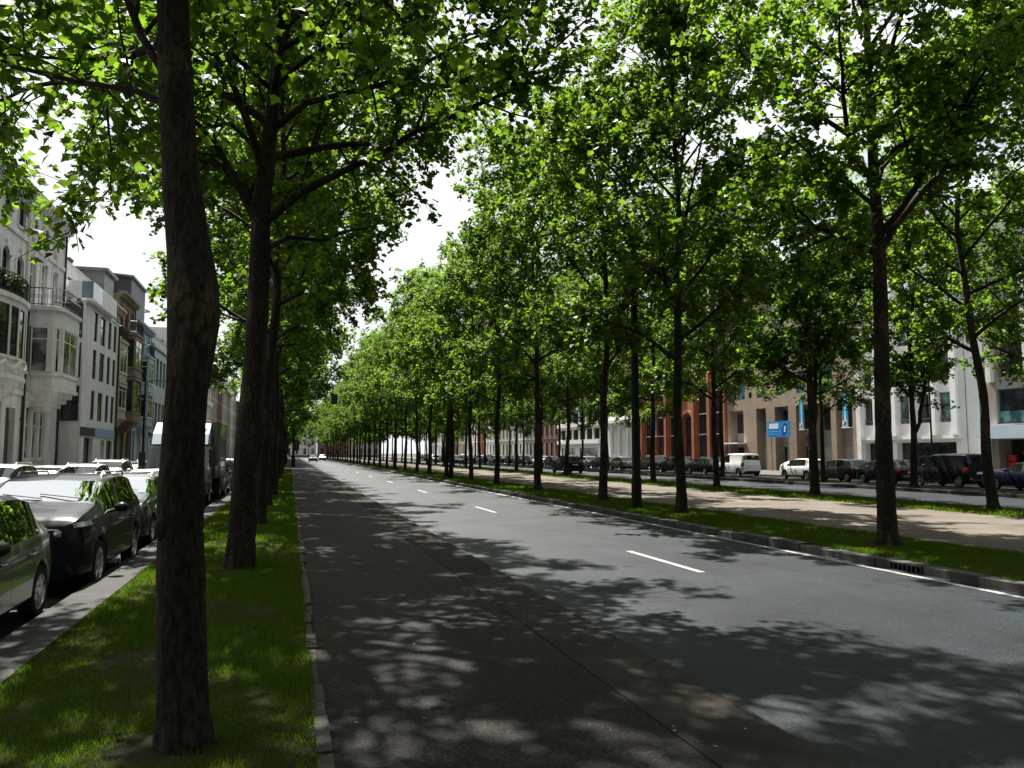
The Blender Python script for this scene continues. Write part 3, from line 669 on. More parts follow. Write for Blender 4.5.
# second-row tree with a low fork
t_f, _ = make_tree(71, H=12.8, zb=4.4, Rc=4.4, nl=20, dens=1.6, leaf=(.11,.185), r0=.19, limbs=[([(0,0,2.6),(.35,.1,3.3),(.5,.2,4.3),(.75,.3,5.6),(1.1,.3,7.0),(1.5,.2,8.6)],.11,.02)])
ORD = ['first','second','third','fourth','fifth','sixth','seventh','eighth','ninth','tenth']
used = set()
def plant(proto, x, y, label, group, rz=0, s=1.0, tilt=(0,0), z=.05, hs=1.0):
    if proto.name in used: o = copy_tree(proto)
    else: used.add(proto.name); o = proto
    o.location = (x, y, z); o.rotation_euler = (tilt[0], tilt[1], rz); o.scale = (s*hs,s*hs,s)
    return tag(o, label, 'tree', group)
rng = random.Random(4)
for i, y in enumerate(ROW_L):
    if 100 < y < 104: continue
    g_ = 'plane trees along the left verge'
    if i == 1: plant(t_l1, -.59, y, 'plane tree with swollen dark trunk, nearest on the left verge', g_); continue
    if i == 2: plant(t_l2, -.72, y, 'plane tree with long limbs reaching over the road, second on the left verge', g_); continue
    lab = 'plane tree overhanging from just behind the camera on the left verge' if i == 0 else (
        f'plane tree standing {ORD[i-1]} from the camera in the left verge row' if i < 10 else 'distant plane tree far along the left verge row, its trunk hidden behind nearer ones')
    tilt = (0, R(2.2)) if i == 3 else (R(rng.uniform(-1,1)), R(rng.uniform(-.5,1.5)))
    plant(protos[(i*3+1) % 5], -.72+rng.uniform(-.08,.08)*(i>3), y, lab, g_, rng.uniform(0,6.3), rng.uniform(.96,1.06), tilt, hs=.96)
for i, y in enumerate(ROW_1):
    g_ = 'plane trees between the road and the gravel path'
    if i == 1: plant(t_a, 10.87, y, 'plane tree forking to the right, nearest trunk beside the road kerb', g_, z=.1); continue
    lab = 'plane tree leaning in from outside the frame, before the first kerbside trunk' if i == 0 else (
        f'plane tree standing {ORD[i-1]} from the camera in the kerbside row' if i < 10 else 'distant plane tree far along the kerbside row, one of many thin trunks')
    tl = {2:(0,R(-2.0)), 3:(0,R(-2.6)), 4:(0,R(-1.5))}.get(i, (R(rng.uniform(-1,1)), R(rng.uniform(-1.6,1))))
    plant(protos[(i*2) % 5], 10.87+rng.uniform(-.1,.1), y, lab, g_, rng.uniform(0,6.3), rng.uniform(.95,1.06), tl, .1, hs=1.0)
for i, y in enumerate(ROW_2):
    g_ = 'plane trees beyond the gravel path'
    lab = 'plane tree outside the right picture edge in the row beyond the gravel path' if i == 0 else f'plane tree standing {ORD[i-1]} from the camera in the row beyond the gravel path' if i < 9 else 'distant plane tree far along the row beyond the gravel path'
    if i == 2: plant(t_f, 20.4, y, 'plane tree with a low forked trunk beyond the gravel path', g_, .3, 1.0, z=.1); continue
    tl = {1:(0,R(-3.0))}.get(i, (R(rng.uniform(-1,1)), R(rng.uniform(-1.5,1))))
    plant(protos[(i*4+2) % 5], 20.3+rng.uniform(-.15,.15), y, lab, g_, rng.uniform(0,6.3), rng.uniform(.92,1.04), tl, .1)
for i, y in enumerate(ROW_3):
    g_ = 'plane trees along the far median'
    lab = ['plane tree hanging in from beyond the right picture edge on the far median','plane tree just outside the right picture edge on the far median'][i] if i < 2 else f'plane tree standing {ORD[i-2]} from the camera on the median of the far road' if i < 9 else 'distant plane tree on the median of the far road'
    pr = t_f if i == 2 else protos[(i*2+3) % 5]
    plant(pr, 30.0, y, lab, g_, rng.uniform(0,6.3), rng.uniform(.9,1.02), (0, R(rng.uniform(-1,2))), .1)
for k, x in enumerate((-9,-3.5,1.5,6.5,12,17.5,23)):
    plant(protos[k%5], x, 296+(k%3)*5, 'plane tree standing across the far end of the road', 'plane trees closing the far end of the road', k*1.3, .95)
for x, ys_ in ((-.72,(-9.6,-17)),(10.87,(-2.4,-9.8))):
    for k, y in enumerate(ys_): plant(protos[k], x, y, 'plane tree of the avenue standing behind the camera', 'plane trees behind the camera', k*2.1+x)
print('leaves', n1_, n2_, n3_)
# ------------------------------------------------------------------ buildings
class Bld:
    """a building; x runs along its street front (left to right as one faces it), -y points to the street, z up"""
    def __init__(s, name, label, side, ya, yb, X, H, mat, depth=10, cat='building', base=.0, group=None):
        s.W = yb-ya; s.H = H; s.mat = mat; s.depth = depth
        s.root = empty(name, (X, ya if side == 'L' else yb, base), R(90) if side == 'L' else R(-90), label, cat, group)
        s.holes = []
    def part(s, name, mb, mat, parent=None, smooth=None): return mb.build(name, mat, parent or s.root, smooth)
    def window(s, x0, x1, z0, z1, nx=2, nz=0, frame='frame_w', glass='glass', arch=False, rec=.16, sill=True, name='window', y=0.0, t=.06, hole=True, sillmat=None):
        """recessed window: frame (part) > pane, sill"""
        if hole: s.holes.append((x0,x1,z0,z1,arch,rec))
        f = MB(); ya, yb = y+rec-.07, y+rec
        top = z1 - ((x1-x0)/2 if arch else 0)
        f.box(x0,x0+t,ya,yb,z0,top); f.box(x1-t,x1,ya,yb,z0,top); f.box(x0+t,x1-t,ya,yb,z0,z0+t)
        if arch:
            r = (x1-x0)/2; c = (x0+x1)/2; k = 10
            for i in range(k):
                a, b = PI*i/k, PI*(i+1)/k
                f.yprism([(c+r*math.cos(a),top+r*math.sin(a)),(c+r*math.cos(b),top+r*math.sin(b)),(c+(r-t)*math.cos(b),top+(r-t)*math.sin(b)),(c+(r-t)*math.cos(a),top+(r-t)*math.sin(a))][::-1], ya, yb)
            f.box(x0+t,x1-t,ya+.004,yb-.004,top-.03,top+.03)
        else: f.box(x0+t,x1-t,ya,yb,z1-t,z1)
        for i in range(1,nx): xm = x0+(x1-x0)*i/nx; f.box(xm-.028,xm+.028,ya+.006,yb-.006,z0+t,top-t if not arch else top-.03)
        for i in range(1,nz+1): zm = z0+(top-z0)*(1-i/(nz+1)*.72); f.box(x0+t,x1-t,ya+.01,yb-.01,zm-.025,zm+.025)
        fo = f.build(name, M[frame], s.root)
        g = MB()
        if arch:
            r = (x1-x0)/2-.03; c = (x0+x1)/2
            g.add([(x0+.03,yb-.03,z0+.03),(x1-.03,yb-.03,z0+.03)]+[(c+r*math.cos(PI*i/10),yb-.03,top+r*math.sin(PI*i/10)) for i in range(11)], [tuple(range(13))])
        else: g.quad((x0+.03,yb-.03,z0+.03),(x1-.03,yb-.03,z0+.03),(x1-.03,yb-.03,z1-.03),(x0+.03,yb-.03,z1-.03))
        g.build('pane', M[glass], fo)
        if sill:
            q = MB(); q.box(x0-.07,x1+.07,y-.075,y+rec-.075,z0-.09,z0-.002); q.build('sill', sillmat or s.mat, fo)
        return fo
    def wall(s, back=True, name='wall', thick=.0):
        W, H = s.W, s.H; mb = MB()
        xs = sorted({0.0, W} | {h[0] for h in s.holes} | {h[1] for h in s.holes}); zs = sorted({0.0, H} | {h[2] for h in s.holes} | {h[3] for h in s.holes})
        for a, b in zip(xs, xs[1:]):
            for c, d in zip(zs, zs[1:]):
                mx_, mz_ = (a+b)/2, (c+d)/2
                if any(h[0] < mx_ < h[1] and h[2] < mz_ < h[3] for h in s.holes): continue
                mb.quad((a,0,c),(b,0,c),(b,0,d),(a,0,d))
        for (a,b,c,d,arch,rec) in s.holes:
            r = (b-a)/2; top = d-r if arch else d
            mb.quad((a,0,c),(a,rec,c),(a,rec,top),(a,0,top)); mb.quad((b,0,c),(b,0,top),(b,rec,top),(b,rec,c)); mb.quad((a,0,c),(b,0,c),(b,rec,c),(a,rec,c))
            if arch:
                cx = (a+b)/2; P = [(cx+r*math.cos(PI*i/12), top+r*math.sin(PI*i/12)) for i in range(13)]
                for p, q in zip(P, P[1:]):
                    mb.quad((p[0],0,p[1]),(p[0],rec,p[1]),(q[0],rec,q[1]),(q[0],0,q[1]))
                    mb.quad((p[0],0,p[1]),(q[0],0,q[1]),(q[0],0,d),(p[0],0,d))
            else: mb.quad((a,0,d),(a,rec,d),(b,rec,d),(b,0,d))
        D = s.depth
        mb.quad((0,0,0),(0,0,H),(0,D,H),(0,D,0)); mb.quad((W,0,0),(W,D,0),(W,D,H),(W,0,H)); mb.quad((0,D,0),(0,D,H),(W,D,H),(W,D,0))
        return mb.build(name, s.mat, s.root)
    def flat_roof(s, mat='roofd', cop=.12):
        q = MB(); q.box(.02,s.W-.02,.02,s.depth-.02,s.H-.25,s.H-.05); q.build('roof', M[mat], s.root)
        c = MB(); c.box(-.0,s.W,-.05,.22,s.H,s.H+cop); c.build('coping', s.mat, s.root)
    def pitched(s, rise, mat='roofd', over=.25, chim=True, depth=None):
        D = depth or s.depth; q = MB()
        q.xprism([(-over,s.H+.0),(D/2,s.H+rise),(D,s.H+.0)], .0, s.W); rf = q.build('roof', M[mat], s.root)
        if chim:
            c = MB(); c.box(s.W-.9,s.W-.05,D*.35,D*.55,s.H+rise*.4,s.H+rise+.9); c.box(s.W-.95,s.W-.0,D*.33,D*.57,s.H+rise+.9,s.H+rise+1.02)
            for k in (.25,.65): c.cyl((s.W-.9+.85*k,D*.45),.12,s.H+rise+1.02,s.H+rise+1.4,8)
            c.build('chimney', M['darkbrick'], rf)
    def cornice(s, z, h=.5, proj=.45, mat=None, dent=True):
        c = MB(); c.xprism([(0,z),(-proj*.35,z+h*.1),(-proj*.35,z+h*.35),(-proj*.8,z+h*.55),(-proj,z+h*.65),(-proj,z+h),(.05,z+h),(.05,z)], -.01, s.W+.01)
        if dent:
            n = int(s.W/.42)
            for i in range(n): x = (i+.3)*s.W/n; c.box(x,x+.17,-proj*.72,-proj*.35-.002,z+h*.12,z+h*.42)
        c.build('cornice', mat or s.mat, s.root)
    def band(s, z, h=.18, proj=.06, x0=None, x1=None, mat=None, name='string_course'):
        c = MB(); c.box(x0 if x0 is not None else 0, x1 if x1 is not None else s.W, -proj, -.002, z, z+h); c.build(name, mat or s.mat, s.root)
    def surround(s, x0, x1, z0, z1, w=.16, proj=.05, arch=False, key=True):
        c = MB(); r = (x1-x0)/2; cx = (x0+x1)/2
        top = z1-r if arch else z1
        c.box(x0-w,x0-.004,-proj,-.003,z0,top); c.box(x1+.004,x1+w,-proj,-.003,z0,top)
        if arch:
            for i in range(12):
                a, b = PI*i/12, PI*(i+1)/12
                c.yprism([(cx+(r+.004)*math.cos(a),top+(r+.004)*math.sin(a)),(cx+(r+.004)*math.cos(b),top+(r+.004)*math.sin(b)),(cx+(r+w)*math.cos(b),top+(r+w)*math.sin(b)),(cx+(r+w)*math.cos(a),top+(r+w)*math.sin(a))], -proj, -.003)
            if key: c.box(cx-.1,cx+.1,-proj-.05,-proj-.002,z1-.02,z1+.38)
        else:
            c.box(x0-w,x1+w,-proj-.01,-.003,z1+.004,z1+w)
            if key: c.box(cx-.1,cx+.1,-proj-.06,-proj-.012,z1+.0,z1+.32)
        c.build('window_surround', s.mat, s.root)
    def door(s, x0, x1, z0, z1, mat='wood', rec=.3, fan=True):
        s.holes.append((x0,x1,z0,z1,False,rec)); d = MB(); zz = z1-.55 if fan else z1
        d.box(x0,x1,rec-.06,rec,z0,zz)
        for i in (0,1):
            xa = x0+.1+(x1-x0-.1)/2*i; xb = xa+(x1-x0-.3)/2
            for (a,b) in ((.15,.9),(1.0,zz-z0-.15)): d.box(xa,xb,rec-.085,rec-.062,z0+a,z0+b)
        do = d.build('door', M[mat], s.root)
        h = MB(); h.cyl(((x0+x1)/2+.08,rec-.13),.02,z0+1.0,z0+1.25,8); h.build('handle', M['galv'], do)
        if fan:
            g = MB(); g.quad((x0,rec-.03,zz),(x1,rec-.03,zz),(x1,rec-.03,z1),(x0,rec-.03,z1)); g.build('fanlight', M['glass'], do)
    def rail(s, path, z0, z1, gap=.12, name='railing', solid=False, mat='blackmetal', fancy=False):
        c = MB()
        for a, b in zip(path, path[1:]):
            a = Vector(a); b = Vector(b); n = max(1,int((b-a).length/gap)); d = b-a
            for zz, hh in ((z0+.05,.03),(z1-.04,.04)): c.tube([(a.x,a.y,zz),(b.x,b.y,zz)], hh*.6, 6)
            for i in range(n+1):
                p = a+d*i/n; c.tube([(p.x,p.y,z0),(p.x,p.y,z1)], .011, 4, cap=False)
                if fancy and i < n:
                    q = a+d*(i+.5)/n; r = gap*.34; zc = (z0+z1)/2
                    c.tube([(q.x+d.normalized().x*r*math.cos(t),q.y+d.normalized().y*r*math.cos(t),zc+r*1.6*math.sin(t)) for t in [2*PI*k/8 for k in range(9)]], .01, 4, cap=False)
        return c.build(name, M[mat], s.root)
    def bay(s, poly, z0, zs, zt, z1, frame='frame_w', glass='glass', corbel=.8, name='bay_window', mat=None, nz=1, cap=True, posts=.16):
        """projecting bay on a plan polygon (wall point ... wall point): solid apron and head, posts, glazed sides"""
        mat = mat or s.mat; c = MB(); cl = poly
        cen = (sum(p[0] for p in cl)/len(cl), 0)
        sc = lambda k: [(cen[0]+(p[0]-cen[0])*k, p[1]*k if p[1] < 0 else p[1]) for p in cl]
        c.prism(cl, z0, zs); c.prism(cl, zt, z1)
        c.prism(sc(1.06), zs-.12, zs-.0) if False else None
        c.prism(sc(1.05), zs-.14, zs-.03); c.prism(sc(1.05), z0-.001, z0+.16); c.prism(sc(1.07), z1-.22, z1-.05)
        if corbel:
            k = 4
            for i in range(k): c.prism(sc(.96-.14*(i+.5)), z0-corbel*(i+1)/k, z0-corbel*i/k-.002)
        for p in cl:
            q = p if p[1] < -.01 else (p[0], -.02)
            c.box(q[0]-posts/2,q[0]+posts/2,q[1]*.985-posts/2*.2,q[1]*.985+posts*.8,zs,zt)
        o = c.build(name, mat, s.root)
        for a, b in zip(cl, cl[1:]):
            A = Vector((a[0],a[1]*.96)); Bv = Vector((b[0],b[1]*.96)); d = (Bv-A); ln = d.length
            if ln < .5: continue
            d /= ln; A = A+d*posts*.5; Bv = Bv-d*posts*.5
            f = MB(); nrm = Vector((d.y,-d.x))
            def bar(u0,u1,za,zb,th=.03):
                p = A+d*u0; q = A+d*u1
                f.add([(p.x-nrm.x*th,p.y-nrm.y*th,za),(q.x-nrm.x*th,q.y-nrm.y*th,za),(q.x+nrm.x*th,q.y+nrm.y*th,za),(p.x+nrm.x*th,p.y+nrm.y*th,za),
                       (p.x-nrm.x*th,p.y-nrm.y*th,zb),(q.x-nrm.x*th,q.y-nrm.y*th,zb),(q.x+nrm.x*th,q.y+nrm.y*th,zb),(p.x+nrm.x*th,p.y+nrm.y*th,zb)],
                      [(0,3,2,1),(4,5,6,7),(0,1,5,4),(1,2,6,5),(2,3,7,6),(3,0,4,7)])
            l2 = (Bv-A).length
            bar(0,.06,zs,zt); bar(l2-.06,l2,zs,zt); bar(.06,l2-.06,zs,zs+.06); bar(.06,l2-.06,zt-.06,zt)
            if nz: bar(.06,l2-.06,zt-.28*(zt-zs),zt-.28*(zt-zs)+.05,.026)
            if l2 > 1.3: bar(l2/2-.03,l2/2+.03,zs+.06,zt-.06,.022)
            fo = f.build('window', M[frame], o)
            g = MB(); g.quad((A.x,A.y,zs),(Bv.x,Bv.y,zs),(Bv.x,Bv.y,zt),(A.x,A.y,zt)); pn = g.build('pane', M[glass], s.root); pn.parent = o
        return o
def downpipe(b, x, z1, y=-.08, r=.055):
    c = MB(); c.tube([(x,y,.0),(x,y,z1)], r, 8)
    for i in range(int(z1/2.4)): c.box(x-r*1.5,x+r*1.5,y-r*.6,-.003,1+i*2.4,1.07+i*2.4)
    c.build('downpipe', M['blackmetal'], b.root)

# ---- left 1: white double mansion (x = Y - 33.5)
b = Bld('mansion', 'white stone mansion with arched windows, black railed balconies and round oculi', 'L', 33.5, 49.2, -12.5, 14.1, M['white_stone'])
for xc in (1.9, 4.0, 6.1, 8.05):
    if xc < 8.3: b.window(xc-.5,xc+.5,12.45,13.75,1,0,'frame_d'); b.surround(xc-.5,xc+.5,12.45,13.75,.13,.04,key=False)
    b.window(xc-.5,xc+.5,8.9,11.05,2,1,'frame_d',arch=True); b.surround(xc-.5,xc+.5,8.9,11.05,.17,.06,arch=True)
for xc in (9.9, 11.8, 13.75):
    b.window(xc-.48,xc+.48,9.1,11.55,2,1,'frame_w','glass_c'); b.surround(xc-.48,xc+.48,9.1,11.55,.15,.06)
    o = MB(); 
    for (ri,ro,pr) in ((.36,.55,.1),(.55,.66,.05)):
        for k in range(20):
            a, c_ = 2*PI*k/20, 2*PI*(k+1)/20
            o.yprism([(xc+ri*.85*math.cos(a),13.0+ri*1.15*math.sin(a)),(xc+ri*.85*math.cos(c_),13.0+ri*1.15*math.sin(c_)),(xc+ro*.85*math.cos(c_),13.0+ro*1.15*math.sin(c_)),(xc+ro*.85*math.cos(a),13.0+ro*1.15*math.sin(a))],-pr,-.003)
    o.box(xc-.14,xc+.14,-.13,-.004,13.66,13.95); o.box(xc-.1,xc+.1,-.12,-.004,12.1,12.32)
    oo = o.build('oculus', b.mat, b.root)
    g = MB(); g.add([(xc+.36*.85*math.cos(2*PI*k/20),-.02,13.0+.36*1.15*math.sin(2*PI*k/20)) for k in range(20)],[tuple(range(20))]); g.build('pane', M['glass'], oo)
b.cornice(13.95,.5,.55); b.band(11.95,.2,.09); b.band(8.5,.16,.07); b.band(4.55,.22,.1)
pp = MB(); pp.box(8.95,9.2,-.12,-.003,4.8,14.2); pp.build('pilaster', b.mat, b.root)
# curved two-storey bow with festoons and a planted balcony
bow = [(2.6+3.0*math.cos(PI-PI*i/10)+.0, -1.25*math.sin(PI*i/10)) for i in range(11)]; bow = [(p[0]+1.7,p[1]) for p in bow]
b.bay(bow, 4.9, 5.85, 7.95, 8.45, 'frame_d', 'glass', corbel=.9)
b.rail(bow, 8.46, 9.35, .13, 'balcony_railing')
fs = MB()
for k in range(6):
    a0 = PI*(k+.5)/7.; a1 = PI*(k+1.5)/7.
    pts = [(4.3+3.05*math.cos(PI-(a0+(a1-a0)*t)),-1.3*math.sin(a0+(a1-a0)*t)-.03,5.62-.26*math.sin(PI*t)) for t in [j/6 for j in range(7)]]
    fs.tube(pts,.05,6)
fs.build('festoon', b.mat, b.root)
# square oriel with its balcony
b.bay([(9.8,0),(9.8,-1.15),(10.3,-1.45),(13.2,-1.45),(13.7,-1.15),(13.7,0)], 4.85, 5.75, 8.0, 9.05, 'frame_w', 'glass_c', corbel=1.0, posts=.3)
b.rail([(9.7,-.02),(9.7,-1.2),(10.25,-1.52),(13.25,-1.52),(13.8,-1.2),(13.8,-.02)], 9.06, 9.95, .17, 'balcony_railing', fancy=True)
for x0, x1 in ((1.2,2.4),(5.4,6.7)): b.window(x0,x1,1.5,4.1,2,1,'frame_d','glass')
b.door(7.3,8.6,.3,3.9)
for xc in (10.6, 11.75, 12.9): b.window(xc-.42,xc+.42,1.5,4.1,1,1,'frame_w','glass_c')
q = MB(); q.box(0,7.2,-.12,-.003,0,1.15); q.box(8.7,15.7,-.12,-.003,0,1.15); q.build('plinth', M['bluestone'], b.root)
rs = MB()
for i in range(7):
    for (a,c_) in ((0,1.1),(2.5,5.3)): rs.box(a,c_,-.05,-.003,1.25+i*.46,1.62+i*.46)
rs.build('rustication', b.mat, b.root)
downpipe(b, 15.45, 14.2); downpipe(b, 9.35, 9.0, -.1, .07)
b.wall(); b.flat_roof()
cr = np.random.default_rng(2)
hp = np.column_stack([cr.uniform(1.8,6.9,900), np.zeros(900), cr.uniform(8.6,9.3,900)]); tt = (hp[:,0]-1.3)/6.0; hp[:,1] = -1.12*np.sin(PI*np.clip(tt,0,1))+cr.normal(0,.08,900)
me = leaves_mesh('foliage', hp, cr.normal(0,1,(900,3)), cr.uniform(.08,.16,900), cr); me.materials.append(M['leaf_dark'])
hd = bpy.data.objects.new('foliage', me); COL.objects.link(hd)
hroot = empty('balcony_hedge', (-12.5,33.5,0), R(90), 'dark green hedge plants filling the curved balcony of the white mansion', 'plant'); hd.parent = hroot
hx = MB(); hx.box(2.6,6.0,-.95,-.65,8.47,8.75); hx.build('planter', M['blackplastic'], hroot)

# ---- left 2: white modern flats, standing forward
b = Bld('apartment_block', 'white modern apartment block with a glass and white box balcony on top', 'L', 49.35, 58.4, -11.4, 10.4, M['white_wall'], 9)
for z0 in (3.75, 6.2, 8.55-.1):
    for x0, x1 in ((2.2,3.1),(3.9,5.2),(6.0,6.9),(7.6,8.5)): b.window(x0,x1,z0,z0+1.75,1,1,'frame_d','glass',rec=.12,sill=False)
b.window(1.0,3.2,.25,2.7,2,0,'frame_d','glass',rec=.3,sill=False); b.door(5.2,6.3,.15,2.6,'blue_panel')
b.window(6.8,8.6,.3,2.6,2,0,'frame_d','glass',rec=.2,sill=False)
q = MB(); q.box(3.6,8.9,-.05,-.003,2.75,3.3); q.build('fascia_panel', M['blue_panel'], b.root)
q = MB(); q.box(0,3.4,-.04,-.003,2.78,3.28); q.build('fascia_panel', M['frame_d'], b.root)
for z0 in (3.6, 6.05, 8.3):      # dark windows in the free side wall that looks up the street
    f = MB(); f.box(-.05,-.003,.12,1.02,z0,z0+.08); f.box(-.05,-.003,.12,1.02,z0+1.9,z0+1.98); f.box(-.05,-.003,.12,.18,z0+.08,z0+1.9); f.box(-.05,-.003,.96,1.02,z0+.08,z0+1.9); f.box(-.045,-.003,.18,.96,z0+.62,z0+.68)
    fo = f.build('side_window', M['frame_d'], b.root); g = MB(); g.quad((-.02,.18,z0+.08),(-.02,.96,z0+.08),(-.02,.96,z0+1.9),(-.02,.18,z0+1.9)); g.build('pane', M['glass'], fo)
b.wall(); b.flat_roof(cop=.1)
q = MB(); q.box(.05,6.4,-.35,.0,10.5,10.62); q.box(2.5,6.4,-.35,-.25,10.62,11.6); q.box(6.3,6.4,-.25,1.8,10.62,11.6); q.box(.05,.13,.25,1.8,10.62,11.6); q.build('balcony', M['white_conc'], b.root)
q = MB(); q.box(.1,2.5,-.34,-.3,10.62,11.6); q.box(.06,.1,-.3,.25,10.62,11.6); q.build('glass_guard', glassmat('balcony_glass', (.25,.33,.36), .05, (.15,.22,.25)), b.root)
t = Bld('penthouse', None, 'L', 49.35, 58.4, -13.2, 2.75, M['white_wall'], 6, base=10.5)
t.root['category'] = ''; del t.root['category']
t.root.parent = b.root; t.root.location = (0,1.8,10.5); t.root.rotation_euler = (0,0,0)
for x0 in (.8, 3.2, 5.6): t.window(x0,x0+1.3,.3,2.0,1,0,'frame_d','glass',sill=False)
t.wall(name='penthouse_wall'); t.flat_roof(cop=.1)
for ch in kids(t.root): ch.parent = b.root; ch.location = (0,1.8,10.5)
bpy.data.objects.remove(t.root)
downpipe(b, 8.95, 10.3)
st_ = MB(); st_.box(8.2,9.0,3.0,3.8,13.2,14.6); st_.box(8.15,9.05,2.95,3.85,14.6,14.75); st_.cyl((8.6,3.4),.16,14.75,15.6,10); st_.build('chimney', M['darkbrick'], b.root)

def townhouse(name, label, side, ya, yb, X, mat, floors, wins, frame='frame_w', glass='glass', oriel=None, roof=2.0, roofm='roofd', base_h=.9, arch=(), door=0, group=None, corn=.5, surround=True, basemat='bluestone', pipes=False, cat='town house'):
    """generic terrace house: floors = [(z0,z1)...], wins = number of windows across"""
    H = floors[-1][1]+.75; bb = Bld(name, label, side, ya, yb, X, H, M[mat], 9, cat, group=group); W = bb.W
    for fi, (z0, z1) in enumerate(floors):
        for k in range(wins):
            xc = W*(k+.5)/wins; ww = min(1.15, W/wins*.52)
            if fi == 0 and k == door: bb.door(xc-.55,xc+.55,.2,z1); continue
            if oriel and fi in oriel['floors'] and oriel['x0'] < xc < oriel['x1']: continue
            a = fi in arch
            bb.window(xc-ww/2,xc+ww/2,z0,z1,2,1,frame,glass if (k+fi)%3 else 'glass_c',arch=a)
            if surround: bb.surround(xc-ww/2,xc+ww/2,z0,z1,.13,.05,arch=a)
        if fi: bb.band(z0-.62,.15,.07)
    if oriel:
        x0, x1 = oriel['x0'], oriel['x1']; pj = oriel['p']; fl = [floors[i] for i in oriel['floors']]
        for i, (z0, z1) in enumerate(fl):
            zb_ = z0-.75; ztop = (fl[i+1][0]-.78) if i+1 < len(fl) else z1+.5
            bb.bay([(x0,0),(x0+.25,-pj),(x1-.25,-pj),(x1,0)], zb_, z0, z1, ztop, frame, glass, corbel=.8 if i == 0 else 0)
        if oriel.get('rail'): bb.rail([(x0,-.02),(x0+.25,-pj),(x1-.25,-pj),(x1,-.02)], fl[-1][1]+.52, fl[-1][1]+1.4, .14, 'balcony_railing')
    q = MB(); xd = W*(door+.5)/wins
    q.box(0,xd-.6,-.1,-.003,0,base_h); q.box(xd+.6,W,-.1,-.003,0,base_h); q.build('plinth', M[basemat], bb.root)
    bb.cornice(H-.3,corn,.45); bb.wall()
    if roof: bb.pitched(roof, roofm)
    else: bb.flat_roof()
    if pipes: downpipe(bb, W-.12, H-.3)
    return bb
# ---- left 3, 4, 5, 6 ...
b = townhouse('town_house', 'beige stone town house with a rounded oriel and small railed balcony', 'L', 58.6, 63.5, -12.3, 'beige', [(1.2,3.6),(4.9,6.6),(7.4,9.2),(10.1,11.3)], 2, arch=(1,), oriel=dict(x0=.5,x1=3.4,p=.9,floors=[1,2],rail=True), roof=2.2, roofm='zinc', pipes=True)
q = MB(); q.box(.6,3.6,.3,2.4,12.2,14.3); q.box(.4,3.8,.05,2.6,14.3,14.5); q.build('dormer', M['zinc'], b.root)
townhouse('town_house', 'brown stone town house with carved bay and stone balconies', 'L', 63.6, 69.9, -12.5, 'brown', [(1.2,3.6),(4.9,7.2),(8.3,10.4),(11.3,12.9)], 3, frame='frame_d', arch=(0,1), oriel=dict(x0=1.0,x1=4.2,p=1.1,floors=[1,2],rail=True), roof=1.5, pipes=True)
b = townhouse('town_house', 'light blue town house rising behind a slate hung side wall', 'L', 70.1, 77.9, -12.5, 'paleblue', [(1.2,3.6),(4.8,6.9),(7.7,9.6),(10.3,11.8)], 3, oriel=dict(x0=2.2,x1=5.2,p=.8,floors=[1,2],rail=True), roof=0)
q = MB(); q.add([(1.2,.6,12.5),(7.7,.6,12.5),(7.7,.6,16.4),(1.2,.6,16.4),(1.2,8.5,12.5),(7.7,8.5,12.5),(7.7,8.5,17),(1.2,8.5,17)],[(0,1,2,3),(1,5,6,2),(5,4,7,6),(4,0,3,7),(3,2,6,7)]); q.build('slate_side_wall', M['slate'], b.root)
q = MB(); q.box(1.0,7.8,.45,8.7,18.22,18.4) if False else q.add([(1.0,.4,16.42),(7.9,.4,16.42),(7.9,8.7,17.02),(1.0,8.7,17.02),(1.0,.4,16.6),(7.9,.4,16.6),(7.9,8.7,17.2),(1.0,8.7,17.2)],[(0,3,2,1),(4,5,6,7),(0,1,5,4),(1,2,6,5),(2,3,7,6),(3,0,4,7)]); q.build('roof', M['zinc'], b.root)
b = Bld('office_building', 'grey clad office block with rows of tall dark windows on the left side', 'L', 78.1, 97, -12.4, 12.6, M['greyclad'], 10)
for z0 in (4.0, 8.2):
    for k in range(9): b.window(.9+k*2.0,2.3+k*2.0,z0,z0+2.6,1,1,'frame_d','glass',rec=.2,sill=False)
for k in range(4): b.window(.9+k*4.6,4.6+k*4.6,.5,3.0,3,0,'frame_d','glass',rec=.3,sill=False)
b.band(3.3,.35,.12,mat=M['frame_d']); b.band(11.6,.3,.2); b.wall(); b.flat_roof()
townhouse('town_house', 'brick town house with white window frames beyond the grey office block', 'L', 97.2, 106, -12.5, 'darkbrick', [(1.2,3.4),(4.6,6.6),(7.8,9.6),(10.6,12)], 3, roof=2)
b = Bld('apartment_block', 'tall pale apartment block seen between the two nearest left trunks', 'L', 106.2, 128, -12.3, 17.5, M['white_conc'], 11)
for fl in range(5):
    for k in range(5): b.window(1.0+k*4.2,3.8+k*4.2,3.8+fl*2.75,5.3+fl*2.75,2,0,'frame_d','glass_t' if (fl+k)%3==0 else 'glass',rec=.2,sill=False)
    q = MB(); q.box(.5,21.3,-.9,-.003,3.2+fl*2.75,3.4+fl*2.75); q.box(.5,21.3,-.9,-.82,3.4+fl*2.75,3.75+fl*2.75); q.build('balcony', M['white_conc'], b.root)
b.window(1,9,.3,2.8,4,0,'frame_d','glass',sill=False); b.window(12,20,.3,2.8,4,0,'frame_d','glass',sill=False); b.wall(); b.flat_roof()
rng = random.Random(31)
y = 128.2
KINDS_L = [('white_stone','white plastered'),('beige','sandy stone'),('darkbrick','brown brick'),('cream','cream plastered'),('greystone','grey stone')]
i = 0
